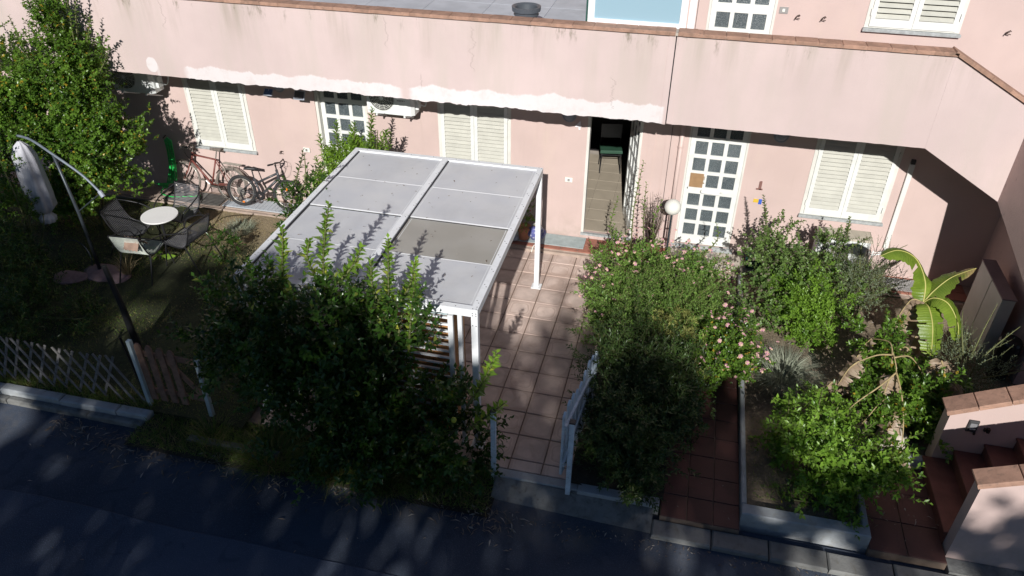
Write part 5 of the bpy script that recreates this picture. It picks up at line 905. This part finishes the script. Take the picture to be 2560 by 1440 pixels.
for p in ((-3.56, -5.47, 2.52), (-3.5, -5.62, 2.28), (-3.66, -5.6, 2.05), (-2.72, -5.6, 2.0), (-3.1, -6.0, 1.3), (-2.0, -5.95, 1.1)): link('lemon', fr, lt, (p[0] - base_l[0], p[1] - base_l[1], p[2] - base_l[2]), (.3, .2, 0))
plant('citrus_tree', 'smaller citrus leaning over the left edge of the pergola roof', 'tree', (-5.35, -2.9, 0), [(-5.22, -2.90, 1.55, .20, .28, .45), (-5.10, -2.85, 2.1, .25, .25, .20), (-5.3, -3.1, 1.0, .15, .3, .5)], MAT['lemonleaf'], twigs=260, per=9, tl=.24, ll=.08, lw=.042,
      shoots=[[(-5.2, -2.9, 2.0), (-4.95, -2.8, 2.3), (-4.7, -2.72, 2.42)], [(-5.3, -2.9, 2.0), (-5.2, -2.75, 2.35), (-5.15, -2.7, 2.55)]])
plant('broad_leaf_weed', 'dark leafy weed standing alone in the left lawn', 'plant', (-7.35, -2.05, 0), [(-7.35, -2.05, .3, .16, .14, .28)], MAT['lemonleaf'], twigs=40, per=7, tl=.2, ll=.11, lw=.04)
plant('seedling', 'single bright green large leaved seedling under the white table', 'plant', (-8.35, -2.25, 0), [(-8.35, -2.25, .22, .05, .05, .16)], MAT['bright'], twigs=4, per=3, tl=.2, ll=.24, lw=.10)

lant = [(-.35, -1.55, .50, .62, .62, .50), (.48, -1.35, .42, .50, .55, .42), (-.62, -2.35, .45, .38, .75, .45)]
t = plant('lantana_bush', 'pink flowering bush at the wall end of the hedge, hiding the foot of both doors', 'bush', (-.1, -1.6, 0), lant, MAT['hedge'], twigs=1700, per=9, tl=.18, ll=.062, lw=.036,
      shoots=[[(-.5, -1.3, .8), (-.52, -1.2, 1.5), (-.46, -1.15, 2.2)], [(-.3, -1.25, .8), (-.36, -1.2, 1.3), (-.38, -1.15, 1.85)], [(-.7, -1.4, .7), (-.85, -1.3, 1.1), (-.78, -1.25, 1.6)], [(-.15, -1.2, .8), (-.2, -1.1, 1.2), (-.12, -1.1, 1.55)], [(.6, -1.2, .7), (.8, -1.1, 1.0), (.75, -1.05, 1.25)]], shoot_per=34)
flowers(t, (-.1, -1.6, 0), [(-.35, -1.6, .55, .74, .74, .62), (.48, -1.4, .48, .60, .66, .56)], 150, .030, MAT['flower'], zmin=.35, count_obj=150)
flowers(t, (-.1, -1.6, 0), [(-.70, -2.35, .55, .46, .85, .50)], 34, .028, MAT['flower'], zmin=.3)
plant('feathery_hedge', 'soft green fine leaved hedge in the middle between patio and red path', 'hedge', (.05, -2.7, 0), [(.0, -2.5, .58, .58, .6, .52), (.35, -2.9, .55, .5, .6, .48), (-.35, -3.0, .55, .48, .75, .52), (.65, -2.1, .40, .45, .6, .38), (.15, -3.4, .5, .5, .5, .5)], MAT['hedge'], twigs=3400, per=12, tl=.17, ll=.042, lw=.018, spread=.7)
plant('variegated_bush', 'yellow green rosette leaved bush in the hedge beside the red path', 'bush', (.25, -3.5, 0), [(.20, -3.45, .72, .42, .38, .30), (.45, -3.75, .6, .3, .3, .3)], MAT['variegated'], twigs=170, per=12, tl=.08, ll=.10, lw=.028, spread=1.2)
la2 = [(1.05, -3.15, .42, .48, .62, .40), (.75, -3.5, .45, .35, .4, .38)]
t = plant('lantana_bush', 'pink flowering bush spilling over the bed edging beside the red path', 'bush', (1.05, -3.2, 0), la2, MAT['privet'], twigs=1100, per=9, tl=.16, ll=.056, lw=.038)
flowers(t, (1.05, -3.2, 0), [(1.05, -3.2, .50, .56, .70, .48)], 110, .030, MAT['flower'], zmin=.3, count_obj=110)
plant('dark_hedge', 'dense dark hedge in the shade at the street end beside the picket gate', 'hedge', (-.1, -4.8, 0), [(-.12, -4.1, .62, .52, .75, .60), (-.12, -4.95, .52, .52, .6, .55), (.10, -5.45, .32, .34, .32, .34), (.35, -4.2, .55, .35, .65, .5)], MAT['shadedhedge'], twigs=3600, per=11, tl=.18, ll=.075, lw=.025, clump=14, cr=.13)
plant('round_leaf_shrub', 'round leaved shrub with an upright tip in front of the wall right of door 1', 'shrub', (1.8, -1.3, 0), [(1.65, -1.2, .85, .40, .30, .42), (2.0, -1.35, .65, .45, .4, .5), (1.45, -1.85, .35, .42, .4, .33)], MAT['round'], twigs=760, per=9, tl=.18, ll=.058, lw=.054, shoot_per=60,
      shoots=[[(1.55, -1.15, 1.0), (1.45, -1.12, 1.45), (1.34, -1.1, 1.84)], [(1.5, -1.15, .9), (1.28, -1.12, 1.1), (1.15, -1.1, 1.15)], [(1.75, -1.15, 1.1), (1.85, -1.1, 1.4), (2.0, -1.1, 1.5)]])
plant('bright_shrub', 'bright green shrub in the middle of the bed below the air conditioner', 'shrub', (2.2, -1.75, 0), [(2.15, -1.75, .50, .50, .48, .48), (2.3, -2.2, .3, .35, .3, .3)], MAT['bright'], twigs=900, per=10, tl=.16, ll=.066, lw=.030)
plant('round_leaf_shrub', 'round leaved shrub standing in front of the air conditioner', 'shrub', (2.6, -1.15, 0), [(2.60, -1.15, .95, .30, .25, .40), (2.75, -1.3, .55, .35, .3, .4)], MAT['round'], twigs=340, per=9, tl=.18, ll=.055, lw=.048, shoot_per=60, shoots=[[(2.6, -1.15, 1.1), (2.62, -1.15, 1.4), (2.58, -1.15, 1.68)], [(2.65, -1.15, 1.1), (2.85, -1.15, 1.3), (2.95, -1.15, 1.38)]])
plant('silvery_shrub', 'wiry silver green shrub left of the banana plant', 'shrub', (3.0, -1.35, 0), [(2.95, -1.35, .65, .42, .4, .50), (3.2, -1.25, .75, .3, .3, .45)], MAT['silver'], stem='stem', twigs=620, per=10, tl=.26, ll=.028, lw=.013, twig_r=.0035, up=.8, shoots=[[(3.1, -1.25, .9), (3.3, -1.2, 1.2), (3.45, -1.2, 1.35)], [(2.9, -1.25, .9), (2.85, -1.2, 1.2), (2.88, -1.2, 1.4)]])
plant('silvery_shrub', 'wiry silver green shrub with bare upright stems in front of the grey cabinet', 'shrub', (4.25, -2.9, 0), [(4.20, -2.9, .42, .45, .5, .40), (4.15, -2.5, .5, .35, .35, .35), (4.0, -3.3, .3, .35, .35, .28)], MAT['silver'], stem='stem', twigs=560, per=9, tl=.24, ll=.03, lw=.014, twig_r=.0035, up=.7,
      shoots=[[(4.2, -2.7, .6), (4.25, -2.6, 1.0), (4.32, -2.5, 1.35)], [(4.1, -2.7, .6), (4.02, -2.5, .95), (3.98, -2.45, 1.15)], [(4.25, -2.8, .6), (4.45, -2.7, .9), (4.62, -2.65, 1.15)], [(4.3, -3.0, .5), (4.5, -3.1, .7), (4.66, -3.15, .85)]], shoot_per=26)
plant('leafy_bush', 'dark green glossy bush among the dead banana leaves', 'bush', (3.3, -3.2, 0), [(3.40, -3.3, .40, .55, .55, .38), (2.95, -2.9, .55, .26, .28, .45), (3.75, -3.5, .35, .35, .4, .33), (3.2, -3.9, .30, .35, .3, .28), (2.75, -3.75, .35, .25, .3, .3), (3.65, -3.9, .35, .3, .2, .3)], MAT['privet'], twigs=1050, per=8, tl=.18, ll=.085, lw=.050, shoots=[[(3.0, -2.8, .6), (3.08, -2.6, .8), (3.1, -2.5, 1.0)]])
plant('citrus_tree', 'young citrus with yellow green leaves at the street end of the bed', 'tree', (2.1, -4.7, 0), [(2.05, -4.75, .50, .38, .40, .38), (2.35, -4.98, .45, .38, .32, .30), (1.75, -4.50, .42, .22, .26, .32), (2.15, -5.20, .30, .35, .25, .25), (2.72, -5.0, .58, .24, .22, .2), (2.3, -4.3, .55, .28, .25, .3)], MAT['bright'], twigs=860, per=8, tl=.18, ll=.085, lw=.046, shoot_per=60, clump=22, cr=.13,
      shoots=[[(2.3, -4.9, .5), (2.5, -4.75, .75), (2.62, -4.7, .95)], [(1.8, -4.7, .5), (1.6, -4.75, .7), (1.48, -4.8, .78)], [(2.2, -5.0, .5), (2.25, -5.2, .75), (2.3, -5.3, .9)], [(2.4, -5.0, .4), (2.6, -5.2, .5), (2.72, -5.3, .55)], [(2.0, -4.6, .7), (2.02, -4.55, .95), (2.02, -4.52, 1.15)], [(1.75, -4.45, .6), (1.72, -4.45, .8), (1.7, -4.42, .98)], [(2.4, -4.9, .6), (2.65, -4.95, .75), (2.85, -5.0, .8)]])
plant('weedy_clump', 'low green weeds in the street corner of the bed', 'weeds', (2.35, -5.25, 0), [(2.35, -5.3, .08, .22, .16, .10), (1.75, -5.25, .05, .3, .2, .06)], MAT['bright'], twigs=160, per=7, tl=.1, ll=.03, lw=.018)
t = thing('yellow_flowers', 'tiny yellow wild flowers at the front of the bed', 'flowers', (2.0, -5.3, 0)); flowers(t, (2.0, -5.3, 0), [(2.0, -5.3, .1, .6, .2, .12)], 9, .014, MAT['yflower'], zmin=-1)

# blue grey tuft
def tuft(name, lab, c, n, ln, wd, mat, lean=.6, bend=.8, r=.08):
    a = rng.uniform(0, 2 * np.pi, n); rr = r * rng.uniform(0, 1, n) ** .5; P_ = np.stack([rr * np.cos(a), rr * np.sin(a), np.zeros(n)], 1); D = np.stack([np.cos(a) * lean * rng.uniform(.2, 1.3, n), np.sin(a) * lean * rng.uniform(.2, 1.3, n), np.ones(n)], 1) + rng.normal(size=(n, 3)) * .15
    V, F = blades_geo(P_, D, ln * rng.uniform(.6, 1.2, n), wd * rng.uniform(.6, 1.2, n), bend); return link(name, npmesh(name, V, F, mat), None, c, label=lab, cat='grass tuft')
tuft('grass_tuft', 'pale blue grey fescue tuft spilling over the bed left of the bare soil', (1.85, -3.15, .03), 1300, .52, .009, MAT['bluegrass'], .95, .9, .14)
tuft('grass_tuft', 'dry spiky tuft growing by the mauve slab and the pale chair', (-8.62, -2.90, .01), 70, .48, .012, MAT['dry'], .45, .5, .05)
tuft('grass_tuft', 'grey green tuft in the sunny dry lawn near the walkway', (-7.55, -1.15, .01), 500, .20, .008, MAT['bluegrass'], 1.3, .6, .22)
tuft('grass_tuft', 'long lawn tuft lit by a sun fleck on the road verge', (-3.55, -5.98, -.08), 900, .42, .007, MAT['grass'], .9, 1.0, .20)
tuft('grass_tuft', 'wide dark tuft of long grass under the big citrus', (-2.9, -5.98, -.08), 900, .45, .007, MAT['grass'], 1.0, 1.0, .30)
tuft('grass_tuft', 'long dark grass at the left of the verge below the citrus', (-4.4, -5.98, -.08), 900, .40, .007, MAT['grass'], 1.0, 1.0, .30)
tuft('grass_tuft', 'brownish grass clump around the right post of the wooden gate', (-5.3, -5.85, -.04), 350, .26, .006, MAT['grass'], .8, .8, .2)
# lawn, weeds, litter
pts = rect_pts(70000, -13.4, -5.0, -5.6, -.55, .0); k = np.sin(pts[:, 0] * 2.3 + 1) * np.sin(pts[:, 1] * 2.9) + .6 * np.sin(pts[:, 0] * 5.1 + pts[:, 1] * 4.3) + rng.normal(size=len(pts)) * .45; far_ = pts[:, 1] > -1.9
grass('lawn', 'short patchy green lawn of the left garden', pts[(k > -.35) & ~(far_ & (pts[:, 0] > -8))], .055, .009, MAT['grass'], .9)
pts = rect_pts(15000, -8.7, -5.0, -2.4, -.56, .0); k = np.sin(pts[:, 0] * 3.1) * np.sin(pts[:, 1] * 3.9) + rng.normal(size=len(pts)) * .6 + (pts[:, 1] + 1.6) * .8
grass('dry_grass', 'dry straw coloured grass between the table and the walkway', pts[k > -.3], .05, .007, MAT['dry'], 1.3)
pts = np.concatenate([rect_pts(9000, -6.3, -1.6, -6.18, -5.55, -.08), rect_pts(2500, -9, -6.3, -5.66, -5.45, .01)]); grass('verge_grass', 'rough grass along the verge and behind the kerb', pts, .13, .008, MAT['grass'], .8)
pts = rect_pts(1500, 1.4, 2.55, -5.45, -3.9, .03); grass('bed_weeds', 'thin weeds in the front part of the bed', pts, .05, .007, MAT['grass'], 1)
def litter(name, lab, n, pts, ln, wd, mat):
    D = np.concatenate([rng.normal(size=(len(pts), 2)), rng.normal(size=(len(pts), 1)) * .12], 1); N = np.concatenate([rng.normal(size=(len(pts), 2)) * .35, np.ones((len(pts), 1))], 1)
    V, F = leaves_geo(pts, D, N, ln * rng.uniform(.4, 1.3, len(pts)), wd * rng.uniform(.6, 1.3, len(pts)), .25, .25); link(name, npmesh(name, V, F, mat), label=lab, cat='leaf litter', kind='stuff')
n = 900; pts = np.stack([rng.uniform(-7.5, -1.2, n), -5.95 - np.abs(rng.normal(size=n)) * .22, np.full(n, -.105)], 1); pts[:, 1] -= .12 * np.sin(pts[:, 0] * 1.3) ** 2
litter('leaf_litter', 'long dry leaves and bark strips blown against the verge', n, pts, .11, .016, MAT['litter'])
n = 320; pts = np.stack([rng.uniform(-1.4, 5.5, n), -6.07 - np.abs(rng.normal(size=n)) * .10, np.full(n, -.112)], 1); litter('gutter_litter', 'small dry leaves along the foot of the front kerb', n, pts, .05, .012, MAT['litter'])
n = 90; pts = rect_pts(n, -9, 6, -9, -6.0, -.106); litter('road_litter', 'few scattered dry leaves on the road', n, pts, .045, .012, MAT['litter'])
n = 420; pts = rect_pts(n, 1.4, 4.3, -5.4, -1.0, .055); litter('bed_litter', 'dry leaf scraps lying on the soil of the bed', n, pts, .07, .02, MAT['litter'])
n = 90; pts = np.concatenate([rect_pts(60, .42, 1.25, -5.7, -1, .006), rect_pts(30, 2.7, 3.4, -5.6, -4.4, .006)]); litter('path_litter', 'few fallen petals and leaves on the red paths', n, pts, .03, .012, MAT['litter'])

n = 130; pts = rect_pts(n, -4.75, -2.0, -5.1, -1.7, 2.118); pts = pts[rng.uniform(size=n) < np.interp(pts[:, 1], [-5.1, -1.7], [1, .35])]; litter('roof_litter', 'few dry leaf scraps lying on the pergola roof panels', n, pts, .035, .014, MAT['litter'])
# ---- banana
BN = thing('banana_plant', 'banana plant with four broad green leaves and hanging dead leaves beside the stairs', 'plant', (3.58, -2.1, 0))
def banana_leaf(name, path_, wmax, mat, parent, base, droop=.25, tears=6, seed=0, rib=True, crumple=0.0, ribmat='midrib', up0=(0, 0, 1)):
    rr = np.random.default_rng(seed); C = smoothcurve([Vector(p) - Vector(base) for p in path_], 9); n = len(C); vs = []; fs = []; uv = []; prev = None
    tear = {int(v) for v in rr.integers(3, n - 3, tears)}; rows_ = {}
    for side in (-1, 1):
        off = 0
        for i, p in enumerate(C):
            t_ = i / (n - 1); d = (C[min(i + 1, n - 1)] - C[max(i - 1, 0)]).normalized(); up_ = Vector(up0); s_ = d.cross(up_); s_ = s_.normalized() if s_.length > .05 else Vector((1, 0, 0)); nrm_ = s_.cross(d)
            w_ = wmax * (math.sin(math.pi * min(1, t_ * .92 + .06)) ** .55) * (1 if t_ < .92 else max(.15, (1 - t_) / .08)); w_ *= 1 + .08 * math.sin(i * 1.9 + seed)
            if i in tear: off = .3
            sh = off * .12; off *= .6
            for j, q in enumerate((0, .45, 1.0)):
                c = Vector([crumple * rr.normal() for _ in range(3)]) * (.3 + q)
                vs.append(p + s_ * side * w_ * q - nrm_ * (w_ * q * q * (droop + sh * 3) - w_ * q * .10) + d * (-.04 * q * w_ - sh * w_ * 2 * q) + c); uv.append((t_, q))
        o = 0 if side < 0 else 3 * n
        for i in range(n - 1):
            for j in range(2):
                if (i + 1) in tear and j == 1: continue
                a = o + i * 3 + j; f = (a, a + 1, a + 4, a + 3); fs.append(f if side > 0 else tuple(reversed(f)))
    m = MB().add(vs, fs); me = m.mesh(name, mat, True); ul = me.uv_layers.new(name='UVMap')
    for lp in me.loops: ul.data[lp.index].uv = uv[lp.vertex_index]
    o = link(name, me, parent)
    if rib: k = len(C); MB().tube(C, [.010 * (1 - .75 * i / k) + .002 for i in range(k)], 6).build('midrib', MAT[ribmat], o, smooth=True)
    return o
bb_ = (3.58, -2.1, 0); T0 = (3.60, -2.12, .98)
banana_leaf('leaf', [T0, (3.57, -2.0, 1.25), (3.38, -1.93, 1.55), (3.12, -1.95, 1.66), (2.90, -2.02, 1.58)], .215, MAT['banana'], BN, bb_, .45, 2, 1)
banana_leaf('leaf', [T0, (3.70, -2.05, 1.15), (3.88, -1.98, 1.36), (4.12, -2.0, 1.56)], .165, MAT['bananat'], BN, bb_, .3, 2, 2)
banana_leaf('leaf', [T0, (3.70, -2.15, 1.10), (3.86, -2.25, 1.10), (4.02, -2.38, .88), (4.08, -2.45, .62)], .175, MAT['banana'], BN, bb_, .35, 3, 3)
banana_leaf('leaf', [T0, (3.63, -2.28, 1.02), (3.68, -2.48, .88), (3.72, -2.62, .62), (3.74, -2.70, .38)], .175, MAT['banana'], BN, bb_, .3, 4, 4)
m = MB().tube(smoothcurve([(-.02, .02, -.02), (.0, .0, .4), (.02, -.02, .78), (.02, -.02, 1.0)], 5), [.10 - .003 * i for i in range(16)], 14); m.build('stem', MAT['dead'], BN, smooth=True)
for k, pth in enumerate(([T0, (3.5, -2.15, .95), (3.42, -2.2, .75), (3.40, -2.22, .45)], [T0, (3.46, -2.1, 1.0), (3.36, -2.15, .8), (3.30, -2.2, .5)], [T0, (3.62, -2.3, .8), (3.58, -2.35, .5), (3.55, -2.4, .2)], [T0, (3.75, -2.1, .9), (3.86, -2.15, .6), (3.9, -2.2, .3)])):
    banana_leaf('dead_leaf', pth, .15, MAT['dead'], BN, bb_, .9, 4, 20 + k, True, .018, 'deadrib')
# fallen dead banana stem with dry leaves in front
FB = thing('dead_banana_stem', 'collapsed dry banana stem with yellow stalks and brown leaves over the bed', 'plant', (3.1, -3.8, 0)); fb = (3.1, -3.8, 0)
stalks = [[(3.1, -3.75, .0), (3.08, -3.72, .45), (3.05, -3.60, .85), (2.98, -3.45, 1.05)], [(3.05, -3.6, .85), (2.85, -3.8, .75), (2.6, -3.95, .55), (2.45, -4.05, .35)], [(3.05, -3.6, .85), (3.10, -3.9, .72), (3.15, -4.15, .45), (3.16, -4.35, .15)], [(2.98, -3.45, 1.0), (2.8, -3.5, 1.0), (2.6, -3.55, .9)], [(3.0, -3.5, 1.0), (3.25, -3.3, .9), (3.5, -3.2, .6)], [(3.35, -3.1, .1), (3.5, -3.2, .5), (3.68, -3.15, .8)], [(3.0, -3.5, .9), (3.0, -3.2, 1.0), (2.85, -2.95, .85)], [(3.08, -3.7, .5), (2.9, -3.9, .6), (2.7, -4.15, .45)]]
for s_ in stalks: C = smoothcurve([Vector(p) - Vector(fb) for p in s_], 6); MB().tube(C, [.012 * (1 - .6 * i / len(C)) for i in range(len(C))], 7).build('stalk', MAT['deadrib'], FB, smooth=True)
dl = [([(2.45, -4.05, .35), (2.38, -4.1, .30), (2.25, -4.1, .12)], .09), ([(3.16, -4.35, .15), (3.1, -4.45, .12), (2.98, -4.6, .08)], .10), ([(2.6, -3.55, .9), (2.5, -3.6, .8), (2.42, -3.65, .55)], .09), ([(3.5, -3.2, .6), (3.62, -3.3, .55), (3.72, -3.45, .35)], .13), ([(3.68, -3.15, .8), (3.72, -3.3, .7), (3.7, -3.45, .5)], .12), ([(2.85, -2.95, .85), (2.78, -2.95, .7), (2.72, -3.0, .45)], .09),
      ([(3.2, -2.75, .35), (3.35, -2.7, .5), (3.55, -2.75, .45)], .11), ([(3.3, -2.6, .4), (3.45, -2.55, .5), (3.6, -2.7, .3)], .11), ([(3.0, -3.6, .8), (2.95, -3.75, .6), (2.93, -3.9, .3)], .10), ([(3.08, -3.9, .6), (3.02, -4.1, .45), (2.95, -4.2, .2)], .09), ([(3.6, -2.9, .3), (3.75, -2.85, .35), (3.9, -2.9, .2)], .10), ([(2.35, -3.35, .1), (2.5, -3.2, .25), (2.72, -3.25, .12)], .07), ([(3.85, -3.3, .6), (3.95, -3.45, .5), (4.02, -3.6, .3)], .08), ([(2.7, -4.15, .45), (2.62, -4.25, .35), (2.6, -4.3, .15)], .07)]
for k, (pth, w_) in enumerate(dl): banana_leaf('dead_leaf', pth, w_ * 1.5, MAT['dead'], FB, fb, .7, 4, 40 + k, True, .02, 'deadrib')
banana_leaf('dead_leaf', [(3.16, -4.3, .2), (3.05, -4.45, .18), (2.88, -4.5, .2)], .10, MAT['bananat'], FB, fb, .3, 2, 77)

# ---- tall trees across the street; they throw the shade over the lower garden and the road
top_x = [-16, -10, -8, -7, -6.2, -5, -3, -1.5, 0, .9, 1.7, 2.5, 3.6, 4.3, 5, 6.5, 8, 14]
top_z = [14.8, 14.7, 14.4, 13.9, 12.9, 12.5, 12.9, 13.3, 12.5, 12.1, 12.6, 12.7, 12.2, 11.8, 11.5, 11.5, 11.3, 11.0]
gaps = [(-5.75, 10.5, .40, .50), (-3.4, 10.35, .22, .22), (-.78, 10.2, .13, .65), (-.08, 9.9, .15, .8), (3.0, 10.45, .30, .25), (4.6, 10.45, .55, .30), (4.0, 11.0, .25, .12), (-5.0, 11.85, .42, .34), (-5.7, 11.7, .15, .12), (-3.3, 11.05, .10, .10), (5.9, 10.7, .35, .2), (.9, 11.75, .10, .16), (-1.0, 10.85, .10, .14), (2.2, 12.1, .10, .10)]
trunks = [-15.2, -12.0, -8.6, -4.9, -1.9, 1.3, 4.4, 7.6, 11.0]
NL = 68000; lx = rng.uniform(-16.5, 13.5, NL); lz = rng.uniform(3.5, 15.2, NL); tp = np.interp(lx, top_x, top_z) + rng.normal(size=NL) * .16 + .18 * np.sin(lx * 5.1) + .12 * np.sin(lx * 11.7 + 2); keep = lz < tp
for gx_, gz_, gw, gh in gaps: keep &= ~((((lx - gx_) / gw) ** 2 + ((lz - gz_) / gh) ** 2) < 1 + rng.normal(size=NL) * .22)
keep &= ~((lz < 7.5) & (rng.uniform(size=NL) < .6)); lx = lx[keep]; lz = lz[keep]; ly = -25.0 + rng.normal(size=len(lx)) * 1.0
ly = np.clip(ly, -27.5, -22.5); dy = ly + 25.0; X_ = lx - .1274 * dy; Z_ = lz - .5608 * dy   # slide each leaf clump along the sun ray so the crown has depth
own = np.argmin(np.abs(X_[:, None] - np.array(trunks)[None]), 1)
labs = ['far left', 'second', 'third', 'fourth', 'middle', 'sixth', 'seventh', 'eighth', 'far right']
for i, tx in enumerate(trunks):
    s_ = own == i; P_ = np.stack([X_[s_] - tx, ly[s_] + 25, Z_[s_]], 1); n = len(P_); t = thing('tall_tree', 'tall leafy street tree across the road, %s of the row' % labs[i], 'tree', (tx, -25, 0), 0, 'trees across the road')
    V, F = leaves_geo(P_, rng.normal(size=(n, 3)), rng.normal(size=(n, 3)) + np.array([.1, -.8, .5]), rng.uniform(.22, .42, n), rng.uniform(.14, .26, n), .15, .2); link('crown', npmesh('crown', V, F, MAT['treeleaf']), t)
    MB().tube([(0, 0, -.2), (.1, 0, 3), (-.1, .1, 6), (0, 0, 10)], [.24, .2, .15, .06], 10).build('trunk', MAT['bark'], t)
B(-60, 60, -60, -20.5, -.6, .0).build('far_pavement', MAT['concrete'], kind='structure')
